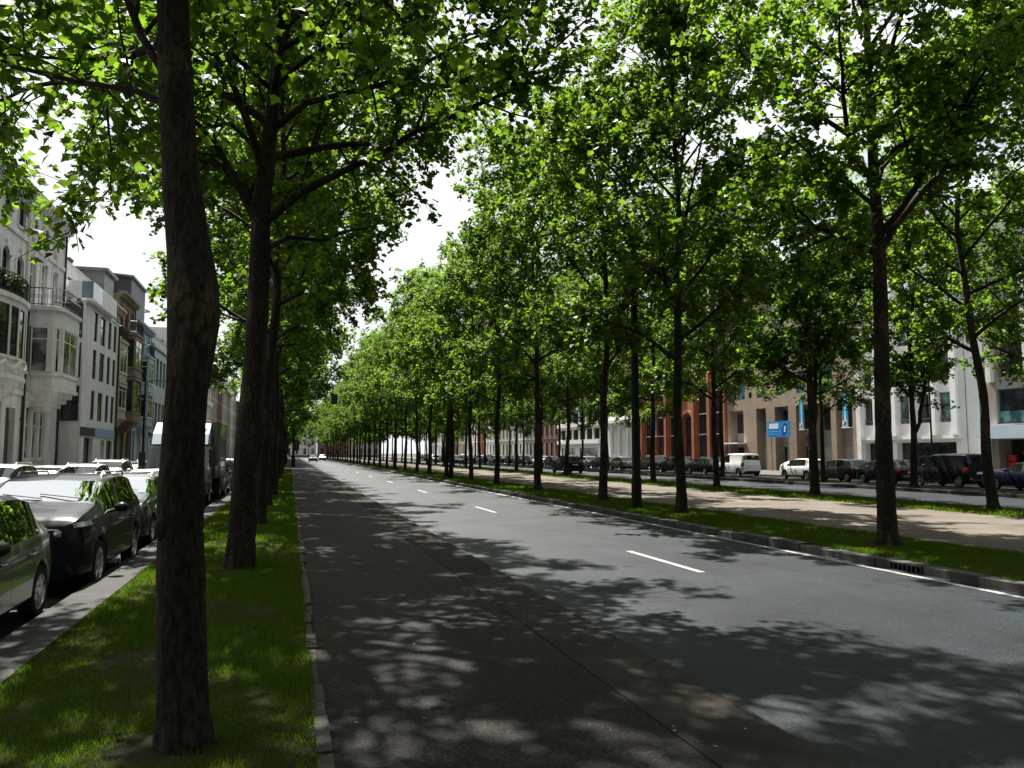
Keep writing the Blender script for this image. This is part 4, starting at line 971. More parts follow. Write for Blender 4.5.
while y < 215:
    wd = rng.uniform(8,12); m_, d_ = KINDS_L[i%5]; i += 1
    n_f = rng.choice([4,5]); fl = [(1.2,3.6)]+[(4.9+3.1*k,6.9+3.1*k) for k in range(n_f-1)]
    townhouse('town_house', f'{d_} town house far along the left side, {ORD[i-1]} beyond the pale apartment block', 'L', y, y+wd, -12.5, m_, fl, 3, roof=rng.choice([0,2]), frame=rng.choice(['frame_w','frame_d']))
    y += wd+.1

# ---- right side (x = Yend - Y)
b = Bld('office_building', 'grey concrete office block with a pale blue entrance beam at the right edge', 'R', 22, 43.4, 46, 16.2, M['concrete'], 12)
for k in range(7):
    b.window(.9+k*2.9,3.4+k*2.9,6.9,9.6,1,0,'frame_d','glass',rec=.5,sill=False,t=.08)
    b.window(.9+k*2.9,3.4+k*2.9,10.2,11.9,1,0,'frame_d','glass',rec=.5,sill=False,t=.08)
    b.window(.9+k*2.9,3.4+k*2.9,12.9,15.1,1,0,'frame_t','glass_t',rec=.5,sill=False,t=.08)
b.window(.8,20.6,3.75,6.1,8,0,'frame_t','glass',rec=.25,sill=False); b.window(.8,20.6,.1,2.7,9,0,'frame_d','glass',rec=1.2,sill=False)
q = MB(); q.box(.9,20.5,.16,.2,3.82,4.6); q.build('glass_apron', M['glass_t'], b.root)
q = MB(); q.box(.05,21.3,-1.1,-.003,2.75,3.6); q.build('entrance_beam', M['lightbeam'], b.root)
for k in range(8):
    q = MB(); q.box(.35+k*2.9,.75+k*2.9,-.35,-.003,6.6,15.6); q.build('pier', M['white_stone'], b.root)
b.wall(); b.flat_roof()
q = MB(); q.box(0,.35,-.0,.0,0,0.01) if False else q.box(-.0,.0,0,0,0,0) if False else q.box(0,.3,-.4,-.003,0,2.74); q.build('entrance_pier', M['white_wall'], b.root)
def wallbox(name, label, mat, y0, y1, X, z0, z1, cat):
    rt = empty(name, (X,(y0+y1)/2,z0), 0, label, cat); h = (y1-y0)/2
    c = MB(); c.box(-.22,0,-h,h,.3,z1-z0); c.box(-.26,.02,-h-.03,h+.03,z1-z0,z1-z0+.06); c.build('body', M[mat], rt)
    c = MB(); c.box(-.235,-.222,-h*.6,h*.6,(z1-z0)*.72,(z1-z0)*.8); c.build('slot', M['frame_d'], rt)
    c = MB(); c.box(-.14,-.06,-.05,.05,0,.3); c.build('post', M['frame_d'], rt)
wallbox('post_box', 'red post box standing beside the office entrance', 'red', 41.9, 42.5, 46.8, .1, 1.6, 'post box')
wallbox('yellow_cabinet', 'yellow cabinet beside the red post box at the office entrance', 'yellow', 40.6, 41.2, 46.8, .1, 1.8, 'cabinet')
q = empty('notice', (45.6,39.3,1.2), 0, 'white notice sheet on the entrance glazing of the right-hand office', 'notice')
c = MB(); c.box(-.02,0,-.35,.35,0,.7); c.build('sheet', M['white'], q)
c = MB(); c.box(-.03,-.022,-.2,.2,.2,.5); c.build('printed_panel', M['signgrey'], q)

b = Bld('office_building', 'white concrete office block with proud white piers between dark windows', 'R', 43.6, 56.3, 46, 19.8, M['white_conc'], 11)
rows = [(4.05,6.25),(7.1,9.3),(10.15,12.35),(13.2,15.4),(16.25,18.45)]
for (z0, z1) in rows:
    for k in range(5):
        x0 = .75+k*1.98; b.window(x0,x0+1.45,z0,z1,1,0,'galv','glass_t' if (k+int(z0))%3 != 1 else 'glass',rec=.3,sill=False); 
        q = MB(); q.box(x0+.02,x0+1.43,.12,.2,z0+.3,z0+.36); q.build('guard_bar', M['galv'], b.root)
b.window(.8,3.8,.2,2.6,3,0,'frame_d','glass',rec=.6,sill=False); b.window(4.4,10.2,.2,2.6,5,0,'frame_d','glass',rec=.6,sill=False)
for k in range(6):
    q = MB(); x = .22+k*1.98; q.box(x,x+.5,-.3,-.003,3.1 if k else 0,19.5); q.build('pier', M['white_conc'], b.root)
q = MB(); q.box(.73,10.65,-.22,-.003,2.85,3.1); q.build('ledge', M['white_conc'], b.root)
q = MB(); q.box(11.2,11.24,-.03,-.003,.2,16.4); q.build('panel_joint', M['galv'], b.root)
b.wall(); b.flat_roof(cop=.2)

b = Bld('school_building', 'tan brick building with tall recessed bays, teal windows and blue banners', 'R', 56.5, 76.9, 46, 17.9, M['tanbrick'], 12)
bays = [(.5,3.2),(5.6,7.3),(8.8,11.0),(12.2,14.2),(15.0,17.2),(17.9,20.0)]
for i, (x0, x1) in enumerate(bays):
    b.holes.append((x0,x1,.0,6.3,False,.9))
    rc = MB(); rc.box(x0,x1,.9,1.0,0,6.3); rb = rc.build('recess_wall', M['concrete'], b.root)
    b.window(x0+.25,x1-.2,3.9,5.9,3,1,'frame_d','glass',rec=.12,sill=False,hole=False,y=.74)
    if i in (0,2,3): b.window(x0+.3,x1-.3,.1,2.4,2,0,'frame_d','glass',rec=.12,sill=False,hole=False,y=.74,name='glazed_door')
    else: 
        q = MB(); q.box(x0+.05,x1-.05,.8,.88,.05,2.3); q.build('panel', M['greystone'], b.root)
q = MB(); q.box(.2,3.6,-1.0,.6,2.75,2.9); q.build('canopy', M['white_conc'], b.root)
for z0 in (7.4,10.7,14.0):
    for (x0,x1) in ((.9,1.9),(2.1,3.6),(5.8,7.2),(9.2,10.6),(12.4,13.8),(16,17.6)): b.window(x0,x1,z0,z0+2.1,2,1,'frame_t','glass_t',rec=.15,sill=False)
    for x0 in (.2,4.3,8.1,14.6,19.0):
        for dz in (.1,1.35): b.window(x0,x0+.55,z0+dz,z0+dz+.6,1,0,'frame_d','glass',rec=.15,sill=False)
b.band(17.2,.4,.1,mat=M['concrete']); b.wall(); b.flat_roof()

b = Bld('brick_building', 'orange red brick building with tall dark glazing between brick piers', 'R', 77.1, 99, 46, 17.2, M['redbrick'], 12)
for k in range(6):
    x0 = .9+k*3.6
    if k == 3: 
        b.window(x0,x0+2.7,.2,6.6,3,3,'frame_d','glass',arch=True,rec=.6,sill=False,t=.1); b.surround(x0,x0+2.7,.2,6.6,.35,.12,arch=True)
        b.window(x0+.5,x0+2.2,8,12.4,2,2,'frame_d','glass',rec=.4,sill=False); continue
    b.window(x0,x0+2.6,1.2,15.2,2,6,'frame_d','glass',rec=.45,sill=False,t=.1)
    for z in (3.9,6.3,9.2):
        q = MB(); q.box(x0+.02,x0+2.58,.3,.36,z,z+.12); q.build('transom', M['white_stone'], b.root)
for k in range(7):
    q = MB(); x = .2+k*3.6 - .15; q.box(max(0,x),min(21.9,x+.55),-.25,-.003,1.1,16.0); q.build('pier', M['redbrick'], b.root)
b.band(0.02,1.0,.15,mat=M['bluestone'],name='plinth'); b.cornice(16.5,.6,.4,M['white_stone']); b.wall(); b.flat_roof()

b = Bld('white_mansion', 'ornate white stone mansion with columns and balcony beyond the brick building', 'R', 99.2, 113.4, 46, 14, M['white_conc'], 12)
for k in range(5):
    xc = 1.5+k*2.8
    b.window(xc-.7,xc+.7,1.4,5.2,2,1,'frame_w','glass_c',arch=True); b.surround(xc-.7,xc+.7,1.4,5.2,.2,.08,arch=True)
    b.window(xc-.6,xc+.6,7.2,9.8,2,1,'frame_w','glass'); b.surround(xc-.6,xc+.6,7.2,9.8,.2,.1)
    b.window(xc-.55,xc+.55,11,12.8,2,0,'frame_w','glass')
for k in range(4):
    q = MB(); q.cyl((2.9+k*2.8,-.7),.22,.6,5.9,14,r1=.18); q.box(2.6+k*2.8,3.2+k*2.8,-1.0,-.4,.0,.6); q.box(2.62+k*2.8,3.18+k*2.8,-.98,-.42,5.9,6.1); q.build('column', M['white_conc'], b.root, 40)
q = MB(); q.box(2.2,12,-1.2,-.003,6.1,6.5); q.build('balcony', M['white_conc'], b.root)
b.rail([(2.3,-.05),(2.3,-1.12),(11.9,-1.12),(11.9,-.05)], 6.5, 7.4, .2, 'balcony_railing'); b.cornice(13.6,.7,.6); b.wall(); b.pitched(2.2)

b = Bld('apartment_block', 'pale apartment block with white balcony bands beyond the ornate mansion', 'R', 113.6, 133, 46, 15, M['white_conc'], 11)
for fl in range(4):
    for k in range(6): b.window(.6+k*3.15,3.2+k*3.15,4.0+fl*2.8,5.7+fl*2.8,3,0,'frame_d','glass',rec=.2,sill=False)
    b.band(3.3+fl*2.8,.55,.5,name='balcony_band')
b.window(1,8,.3,2.6,4,0,'frame_d','glass',sill=False); b.window(10,18,.3,2.6,4,0,'frame_d','glass',sill=False); b.wall(); b.flat_roof()
rng = random.Random(17); y = 133.2; i = 0
KINDS_R = [('darkbrick','brown brick'),('greystone','grey stone'),('white_stone','white stone'),('cream','cream plastered'),('white_wall','bright white'),('redbrick','red brick'),('white_conc','smooth white'),('beige','sandy stone')]
while y < 265:
    wd = rng.uniform(9,13); m_, d_ = KINDS_R[i%8]; i += 1
    n_f = rng.choice([4,4,5]); fl = [(1.2,3.7)]+[(5.0+3.2*k,7.1+3.2*k) for k in range(n_f-1)]
    townhouse('town_house', f'{d_} town house far along the right side, number {i} in the row'.replace(f' far along the right side, number {i} in the row', f' on the right side, {ORD[i-1]} beyond the balcony block' if i<=10 else ' on the right side, among the last before the road end'), 'R', y, y+wd, 46, m_, fl, 4, roof=rng.choice([0,2,2.5]), frame=rng.choice(['frame_w','frame_d']))
    y += wd+.1
# houses closing the far end of the road
for k, (xa, m_, d_) in enumerate([(-14,'greystone','grey stone'),(-2,'white_stone','white'),(11,'darkbrick','brown brick'),(24,'cream','cream')]):
    bb = townhouse('town_house', f'{d_} house closing the far end of the road', 'L', 0, 12.5, 0, m_, [(1.2,3.7),(5,7.1),(8.2,10.3),(11.4,13)], 4, roof=2.4)
    bb.root.location = (xa, 335, 0); bb.root.rotation_euler = (0,0,0)
# ------------------------------------------------------------------ vehicles
def car_paint(name, c, metal=.35): return paint(name, c, metal)
PAINT = dict(green=car_paint('grey_green_paint', (.11,.135,.118), .45), black=car_paint('black_paint', (.008,.009,.012), .2), silver=car_paint('silver_paint', (.42,.43,.44), .6),
    white=car_paint('white_paint', (.72,.72,.72), 0), navy=car_paint('navy_paint', (.006,.009,.022), .2), grey=car_paint('grey_paint', (.1,.105,.11), .5), red=car_paint('red_paint', (.25,.012,.012), .2), dark=car_paint('anthracite_paint', (.025,.027,.03), .4))
# profile control points: x as share of length from the nose (0) to the tail (1)
STY = {
 'hatch': dict(L=3.95,W=1.70,H=1.48,fo=.78,wb=2.52,r=.30,hood=[(0,.60),(.03,.69),(.1,.77),(.24,.89)],ws=(.25,.435),roof=[(.435,.955),(.5,.99),(.6,1.0),(.74,.985),(.84,.945)],tail=[(.84,.945),(.955,.66)],belt=(.60,.655),end=[(.97,.63),(1,.57)]),
 'suv':   dict(L=4.38,W=1.82,H=1.60,fo=.87,wb=2.65,r=.345,hood=[(0,.60),(.025,.66),(.08,.70),(.26,.755)],ws=(.265,.43),roof=[(.43,.95),(.5,.985),(.6,1.0),(.76,.985),(.88,.95)],tail=[(.88,.95),(.965,.67)],belt=(.62,.69),end=[(.98,.64),(1,.57)]),
 'estate':dict(L=4.6,W=1.8,H=1.47,fo=.9,wb=2.7,r=.315,hood=[(0,.5),(.03,.62),(.1,.68),(.27,.74)],ws=(.275,.44),roof=[(.44,.95),(.52,.99),(.62,1.0),(.78,.98),(.88,.94)],tail=[(.88,.94),(.965,.66)],belt=(.62,.67),end=[(.98,.63),(1,.57)]),
 'sedan': dict(L=4.5,W=1.78,H=1.44,fo=.88,wb=2.68,r=.31,hood=[(0,.5),(.03,.62),(.1,.68),(.27,.74)],ws=(.28,.45),roof=[(.45,.95),(.52,.99),(.6,1.0),(.7,.975)],tail=[(.7,.975),(.83,.755)],belt=(.62,.67),end=[(.95,.74),(.985,.7),(1,.6)]),
 'van':   dict(L=4.2,W=1.78,H=1.83,fo=.85,wb=2.7,r=.31,hood=[(0,.42),(.03,.5),(.1,.56),(.22,.62)],ws=(.225,.36),roof=[(.36,.93),(.44,.985),(.6,1.0),(.9,.995),(.965,.97)],tail=[(.965,.97),(.988,.60)],belt=(.57,.59),end=[(.994,.55),(1,.5)]),
}
def make_car(style, pm, label, detail=True, face='f'):
    S = STY[style]; Ln, W, H = S['L'], S['W'], S['H']; hw = W/2
    zb0, zb1 = S['belt'][0]*H, S['belt'][1]*H
    xs_f = S['fo']; xs_r = xs_f + S['wb']; r = S['r']; Ra = r+.055; sill = .2 if style != 'suv' else .24
    cp = [(a*Ln, b*H) for a, b in S['hood']] + [(a*Ln, b*H) for a, b in S['roof']] + [(a*Ln, b*H) for a, b in S['tail'][1:]] + [(a*Ln, b*H) for a, b in S['end']]
    cpx = np.array([p[0] for p in cp]); cpz = np.array([p[1] for p in cp])
    xd = sorted({round(x,4) for x in list(np.linspace(0, Ln, 60)) + [.015,.04,.08,Ln-.015,Ln-.04,Ln-.08] + [c+s*(Ra+e) for c in (xs_f,xs_r) for s in (-1,1) for e in (0,.002)] + [c+Ra*math.cos(t) for c in (xs_f,xs_r) for t in np.linspace(.1,PI-.1,13)]})
    # door shut-lines
    xa = S['ws'][0]*Ln+.12; xm = xa + (1.08 if style != 'van' else 1.1); xe = min(xs_r-.12+.25, xm+.95)
    gaps = [xa, xm, xe]
    xd = sorted(set(xd + [g_ for g in gaps for g_ in (round(g,4), round(g+.012,4))]))
    xx = np.array(xd)
    fz = np.linspace(0,Ln,400); tz = np.interp(fz, cpx, cpz); k = np.hanning(15); k /= k.sum()
    tzs = np.convolve(np.pad(tz,7,mode='edge'), k, 'valid'); zt = np.interp(xx, fz, tzs)
    zt[0] = cpz[0]; zt[-1] = cpz[-1]
    u = xx/Ln
    zb = np.minimum(zb0+(zb1-zb0)*np.clip((u-.2)/.65,0,1), zt-.012)
    plan = np.interp(u, [0,.008,.03,.09,.2,.5,.8,.93,.98,1], [.74,.83,.905,.965,.99,1,.995,.965,.92,.84])
    lo = np.interp(u, [0,.01,.05,.95,.99,1], [.32,.24,sill,sill+.04,.3,.4])
    G = []   # grid of half sections
    for i, x in enumerate(xx):
        w_ = hw*plan[i]; zl = lo[i]; za = zl
        for c in (xs_f, xs_r):
            if abs(x-c) <= Ra+.0005: za = max(za, r + math.sqrt(max(0, Ra*Ra-(x-c)**2)))
        arch = za > zl+.02
        b = zb[i]; t = zt[i]; g = np.clip((t-b)/(.28*H/1.5),0,1); g = g*g*(3-2*g)
        wr = w_*(.93*(1-g)+(.775 if style != 'van' else .86)*g)
        s = []
        s.append((0, za if arch else zl)); s.append((w_*(.9 if not arch else .97), za if arch else zl))
        s.append((w_*.985, max(zl+.07, za+.012))); s.append((w_*1.0, max(zl+(b-zl)*.36, za+.035))); s.append((w_*.992, max(zl+(b-zl)*.68, za+.05))); s.append((w_*.968, max(zl+(b-zl)*.92, za+.06)))
        s.append((w_*(.93+.0*g), max(b, za+.065)))
        z7 = b+(t-b)*(.5*(1-g)+.87*g); s.append((wr, max(z7, za+.07)))
        s.append((wr*(.86), max(b+(t-b)*(.85*(1-g)+.965*g), za+.075))); s.append((wr*.5, max(t-.012*g-.004, za+.08))); s.append((0, max(t, za+.085)))
        G.append(s)
    nS = len(G[0]); nx = len(xx)
    idx = lambda i, j, sgn: (i*nS+j)*2+(0 if sgn > 0 else 1)
    V = []
    for i in range(nx):
        for j in range(nS):
            for sgn in (1,-1): V.append((Ln/2-xx[i], sgn*G[i][j][0], G[i][j][1]))
    ws0, ws1 = S['ws'][0]*Ln, S['ws'][1]*Ln; tl0, tl1 = S['tail'][0][0]*Ln, S['tail'][1][0]*Ln
    cat = {}
    def put(key, f): cat.setdefault(key, []).append(f)
    for i in range(nx-1):
        xc = (xx[i]+xx[i+1])/2; ingap = any(abs(xc-(g+.006)) < .0065 for g in gaps)
        gh = min(zt[i]-zb[i], zt[i+1]-zb[i+1])
        for j in range(nS-1):
            for sgn in (1,-1):
                f = [idx(i,j,sgn), idx(i,j+1,sgn), idx(i+1,j+1,sgn), idx(i+1,j,sgn)]
                if sgn < 0: f = f[::-1]
                side = 'R' if sgn < 0 else 'L'; key = 'body'
                if j == 0: key = 'under'
                elif j == 1 and .1*Ln < xc < .93*Ln: key = 'sill'
                elif 2 <= j <= 5 and ingap and not (xs_r-Ra-.05 < xc and j < 4): key = 'gap'
                elif 2 <= j <= 5 and xa < xc < xm: key = 'doorF'+side
                elif 2 <= j <= 5 and xm < xc < xe and style not in ('van',): key = 'doorR'+side if not (j < 4 and xc > xs_r-Ra-.03) else 'body'
                elif j == 6 and gh > .2:
                    if ws0+.2 < xc < xm-.03: key = 'winF'+side
                    elif xm+.04 < xc < xe-.02 and style != 'van': key = 'winR'+side
                    elif style in ('suv','estate') and xe+.03 < xc < tl0+.02: key = 'winQ'+side
                    elif style == 'hatch' and xe+.05 < xc < tl0-.02: key = 'winQ'+side
                    elif xm-.03 <= xc <= xm+.04: key = 'pillar'
                elif j in (7,8,9) and ws0+.03 < xc < ws1-.04: key = 'windscreen'
                elif j in (7,8,9) and tl0+.03 < xc < tl1-.03: key = 'rear_window'
                elif j == 5 and .03 < xc < .55: key = 'head'+side
                elif j in (5,6) and .0 < xc < .05: key = 'body'
                elif j in (4,5) and Ln-.3 < xc < Ln-.012: key = 'tail'+side
                put(key, f)
    # nose and tail caps
    for i, rev in ((0,True),(nx-1,False)):
        ring = [idx(i,j,1) for j in range(nS)] + [idx(i,j,-1) for j in range(nS-1,-1,-1)]
        put('body', ring[::-1] if not rev else ring)
    root = empty('parked_car', (0,0,0), 0, label, 'car')
    def mk(name, keys, mats, parent, smooth=32):
        fs = [(f, m_) for kk, m_ in keys for f in cat.get(kk, [])]
        if not fs: return None
        used_ = sorted({v for f,_ in fs for v in f}); mp_ = {v:n for n,v in enumerate(used_)}
        mb = MB(); mb.v = [V[v] for v in used_]
        for f, m_ in fs: mb.f.append([mp_[v] for v in f]); mb.m.append(m_)
        return mb.build(name, mats, parent, smooth)
    body = mk('body', [('body',0),('under',1),('sill',1),('gap',1),('pillar',1)], [pm, M['blackplastic']], root)
    CG = M['carglass'] if detail else M['carglass_d']
    hd = {}
    for s_, sg in (('L',1),('R',-1)):
        for kk, xh in (('F', xm-.22), ('R', xe-.25)):
            d = mk('door', [('door'+kk+s_,0)], [pm], root)
            if d:
                h = MB(); zh = zb0-.11
                h.tube([(Ln/2-xh+.09,sg*(hw*.985),zh),(Ln/2-xh+.07,sg*(hw*1.02),zh),(Ln/2-xh-.09,sg*(hw*1.02),zh+.005),(Ln/2-xh-.11,sg*(hw*.985),zh+.005)],.014,6)
                h.build('handle', pm if style != 'van' else M['blackplastic'], d, 40)
            wn = mk('side_window', [('win'+kk+s_,0)], [CG], root)
        mk('quarter_window', [('winQ'+s_,0)], [CG], root)
        mk('headlight', [('head'+s_,0)], [M['lamp']], root); mk('tail_light', [('tail'+s_,0)], [M['tail']], root)
        m_ = MB(); mx_ = Ln/2-(ws0+.42); my = sg*(hw*.99); mz = zb0+.07
        m_.ball((mx_,my+sg*.11,mz+.04),.105,8,sz=.72); mo = m_.build('mirror', pm if style != 'hatch' else M['blackplastic'], root, 50)
        a = MB(); a.tube([(mx_-.02,my-sg*.08,mz-.03),(mx_-.01,my+sg*.06,mz+.01)],.025,6); a.build('arm', M['blackplastic'], mo)
    mk('windscreen', [('windscreen',0)], [CG], root); mk('rear_window', [('rear_window',0)], [CG], root)
    # front: grille, intake, plate, wipers; rear: plate, bumper strip
    zn = cpz[0]; gr = MB(); xg = Ln/2
    gr.box(xg-.03,xg+.012,-hw*.46,hw*.46,zn-.2,zn-.06); 
    for k_ in range(4): gr.box(xg+.012,xg+.02,-hw*.45,hw*.45,zn-.19+k_*.034,zn-.178+k_*.034)
    gr.build('grille', M['blackplastic'], root)
    gt = MB(); gt.box(xg+.014,xg+.026,-hw*.6,hw*.6,zn-.055,zn-.04); gt.box(xg+.022,xg+.028,-hw*.47,hw*.47,zn-.135,zn-.12); gt.build('grille_trim', M['rim'], root)
    for sg in (1,-1):
        lp = MB(); lp.lathe([(.001,.012),(.05,.0),(.07,-.02)],'x',(xg+.0,sg*hw*.6,zn-.1),14); lp.lathe([(.001,.012),(.035,.0),(.05,-.02)],'x',(xg-.02,sg*hw*.69,zn-.1),14); lp.build('lamp_reflector', M['rim'], root, 40)
    q = MB(); q.box(xg-.03,xg+.01,-hw*.55,hw*.55,.36,.46); q.build('intake', M['blackplastic'], root)
    q = MB(); q.box(xg+.012,xg+.03,-.26,.26,zn-.33,zn-.22); q.build('number_plate', M['plate'], root)
    q = MB(); q.box(-xg-.03,-xg-.004,-.26,.26,cpz[-1]-.18,cpz[-1]-.07); q.build('number_plate', M['plate'], root)
    q = MB(); q.box(-xg-.012,-xg+.05,-hw*.7,hw*.7,.36,.44); q.build('bumper_strip', M['blackplastic'], root)
    if detail:
        for sg in (1,-1):
            q = MB(); q.lathe([(.001,0),(.05,0),(.06,-.02)],'x',(xg-.03,sg*hw*.66,.43),12); q.build('fog_lamp', M['lamp'], root)
        wp = MB()
        for (ya,yb) in ((.55,-.05),(.02,-.58)): 
            zz0 = np.interp(ws0+.1,xx,zt)+.012; zz1 = np.interp(ws0+.2,xx,zt)+.02
            wp.tube([(Ln/2-ws0-.06,ya*hw,zz0-.01),(Ln/2-ws0-.2,yb*hw,zz1)],.009,5)
        wp.build('wiper', M['blackplastic'], root)
        it = MB(); zf = .32
        it.box(Ln/2-tl0, Ln/2-ws0-.1, -hw*.82, hw*.82, zf, zf+.08)
        it.box(Ln/2-ws0-.45, Ln/2-ws0-.05, -hw*.8, hw*.8, zf+.08, zb0-.04)
        it.build('interior', M['seat'], root)
        for (px, wid, ys_) in ((ws1+.35, .5, (hw*.42,-hw*.42)), (ws1+1.15, hw*1.5, (0,))):
            for yy in ys_:
                s_ = MB(); X_ = Ln/2-px
                s_.box(X_-.1,X_+.42,yy-wid/2,yy+wid/2,zf+.09,zf+.3); s_.xprism([(0,0)]*0,0,0) if False else None
                s_.yprism([(X_-.12,zf+.3),(X_+.06,zf+.3),(X_-.1,zf+.9),(X_-.22,zf+.9)], yy-wid/2, yy+wid/2)
                for hy in ((yy,) if wid < .6 else (yy-.4,yy+.4)): s_.box(X_-.25,X_-.15,hy-.13,hy+.13,zf+.93,zf+1.1)
                s_.build('seat', M['seat'], root)
        sw = MB(); c0 = (Ln/2-ws1-.0, hw*.42, zb0+.02)
        sw.tube([(c0[0]+.06*math.sin(t),c0[1]+.18*math.cos(t),c0[2]+.17*math.sin(t)) for t in [2*PI*k_/14 for k_ in range(15)]],.014,6); sw.build('steering_wheel', M['blackplastic'], root)
        an = MB(); an.tube([(Ln/2-tl0+.25,0,H*.985),(Ln/2-tl0-.05,0,H*1.07)],.006,5); an.build('aerial', M['blackplastic'], root)
    if style in ('suv','estate'):
        for sg in (1,-1):
            q = MB(); q.tube([(Ln/2-S['roof'][1][0]*Ln,sg*hw*.64,H*.972),(Ln/2-S['roof'][1][0]*Ln-.1,sg*hw*.65,H*1.012),(Ln/2-tl0+.1,sg*hw*.65,H*1.0),(Ln/2-tl0,sg*hw*.64,H*.955)],.016,6); q.build('roof_rail', M['galv'], root)
    # underbody block so that no daylight shows through
    q = MB(); q.box(-Ln/2+.5,Ln/2-.5,-hw*.62,hw*.62,.19,.34); q.build('underbody', M['blackplastic'], root)
    for xw in (xs_f, xs_r):
        for sg in (1,-1):
            yo = sg*(hw-.015); yi = sg*(hw-.2); t_ = MB()
            pr = [(r*.66,yo-sg*.012),(r*.82,yo),(r*.93,yo-sg*.004),(r*.985,yo-sg*.03),(r,yo-sg*.06),(r,yi+sg*.05),(r*.97,yi+sg*.01),(r*.66,yi)]
            t_.lathe(pr,'y',(Ln/2-xw,0,r),28)
            wh = t_.build('wheel', M['tyre'], root, 40)
            d = MB(); d.lathe([(r*.67,yo-sg*.01),(r*.64,yo-sg*.006),(r*.6,yo-sg*.035)],'y',(Ln/2-xw,0,r),28)
            d.lathe([(r*.6,yo-sg*.09),(.001,yo-sg*.09)],'y',(Ln/2-xw,0,r),20)
            nsp = 5 if style != 'hatch' else 9
            for k_ in range(nsp):
                a = 2*PI*k_/nsp+.3; ca, sa = math.cos(a), math.sin(a); w1, w2 = (.045,.032) if nsp == 5 else (.03,.035)
                P = [(-w1*1.3,.03),(w1*1.3,.03),(w2,r*.63),(-w2,r*.63)]
                pts = [(Ln/2-xw+p[0]*-sa+p[1]*ca, r+p[0]*ca+p[1]*sa) for p in P]
                d.add([(p[0],yo-sg*.02,p[1]) for p in pts]+[(p[0],yo-sg*.07,p[1]) for p in pts],[(0,1,2,3),(7,6,5,4),(0,4,5,1),(1,5,6,2),(2,6,7,3),(3,7,4,0)])
            d.lathe([(.065,yo-sg*.03),(.055,yo-sg*.01),(.001,yo-sg*.008)],'y',(Ln/2-xw,0,r),14)
            d.build('rim', M['rim'], wh, 40)
    return root
def park(proto, x, y, head, label=None, group=None, z=-.12, pm=None, fresh=False, name=None):
    """head: -90 faces the camera, +90 faces away"""
    o = proto if fresh else copy_tree(proto)
    o.location = (x,y,z); o.rotation_euler = (0,0,R(head)); 
    if label: o['label'] = label
    if group: o['group'] = group
    if pm:
        for c in kids(o):
            for nd in [c]+kids(c):
                if nd.type == 'MESH' and any(m in PAINT.values() for m in nd.data.materials):
                    nd.data = nd.data.copy()
                    for i_, m in enumerate(nd.data.materials):
                        if m in PAINT.values(): nd.data.materials[i_] = pm
    return o
GL = 'cars parked along the left verge'; GF = 'cars parked before the left houses'; GR = 'cars parked before the right buildings'
hatch = make_car('hatch', PAINT['green'], '')
suv = make_car('suv', PAINT['black'], '')
estate = make_car('estate', PAINT['silver'], '')
park(hatch, -3.62, 9.3, -90, 'grey green hatchback cut off by the left picture edge beside the verge', GL, fresh=True)
park(suv, -3.47, 13.95, -90, 'black crossover parked behind the grey green hatchback, sky mirrored in its windscreen', GL, fresh=True)
park(estate, -3.6, 19.5, -90, 'dark estate car with pale bonnet parked behind the black crossover', GL, fresh=True, pm=PAINT['dark'])
far_h = make_car('hatch', PAINT['white'], '', False); far_s = make_car('suv', PAINT['black'], '', False); far_e = make_car('estate', PAINT['dark'], '', False); far_v = make_car('van', PAINT['white'], '', False); far_d = make_car('sedan', PAINT['navy'], '', False)
park(far_h, -3.65, 24.3, -90, 'white hatchback between the dark estate car and the box truck', GL, fresh=True)
park(far_e, -3.6, 39.0, -90, 'dark estate car parked just behind the box truck', GL, pm=PAINT['grey'])
park(far_s, -3.7, 44.2, -90, 'black crossover parked two places behind the box truck', GL)
park(far_s, -3.5, 50.2, -90, 'white crossover facing the camera, seen between the two nearest left trunks', GL, pm=PAINT['white'])
for i, (pr, pc, d_) in enumerate([(far_h,'grey','grey hatchback'),(far_e,'silver','silver estate car'),(far_h,'dark','dark hatchback')]):
    park(pr, -3.65, 56+i*5.3, -90, f'{d_} further along the left verge than the white crossover', GL, pm=PAINT[pc])
FS = [(16.5,far_h,'white','white hatchback'),(21.7,far_e,'grey','grey estate car'),(26.9,far_s,'silver','silver crossover'),(32.2,far_h,'silver','silver hatchback'),(37.4,far_e,'white','white estate car'),(42.6,far_s,'white','white crossover'),(48,far_h,'dark','dark hatchback'),(53.4,far_e,'navy','navy estate car')]
for (y, pr, pc, d_) in FS: park(pr, -8.5, y, -90, f'{d_} parked on the house side of the left service road', GF, pm=PAINT[pc])
# right side
park(far_d, 35.3, 30.9, 90, 'navy saloon at the right picture edge before the office entrance', GR, z=-.05, fresh=True)
RS = [(40.6,far_h,'black','black hatchback left of the dark van'),(44.6,far_h,'dark','dark hatchback with a clear rear window before the white office block'),(62.6,far_e,'black','black estate car just beyond the white panel van'),(48.7,far_h,'white','white hatchback whose nose shows left of a trunk')]
for (y, pr, pc, d_) in RS: park(pr, 35.2, y, 90, d_, GR, z=-.05, pm=PAINT[pc])
park(far_v, 35.2, 57.4, 90, 'white panel van seen from behind before the tan brick building', GR, z=-.05, fresh=True)
park(far_v, 35.3, 36.0, 90, 'black van before the white office block', GR, z=-.05, pm=PAINT['black'])
D_ = ['black','dark','grey','navy','silver','red','black','white','dark','grey']
y = 68.2; i = 0
while y < 215:
    pr = [far_e, far_s, far_h, far_d][i%4]; pc = D_[i%10]; nm = ['estate car','crossover','hatchback','saloon'][i%4]
    park(pr, 35.2, y, 90, (f'{pc} {nm} parked {ORD[i]} beyond the white panel van' if i < 10 else 'small distant car parked far along the right side'), GR, z=-.05, pm=PAINT[pc]); y += rng.choice([5.2,5.4,5.6,7.5]); i += 1
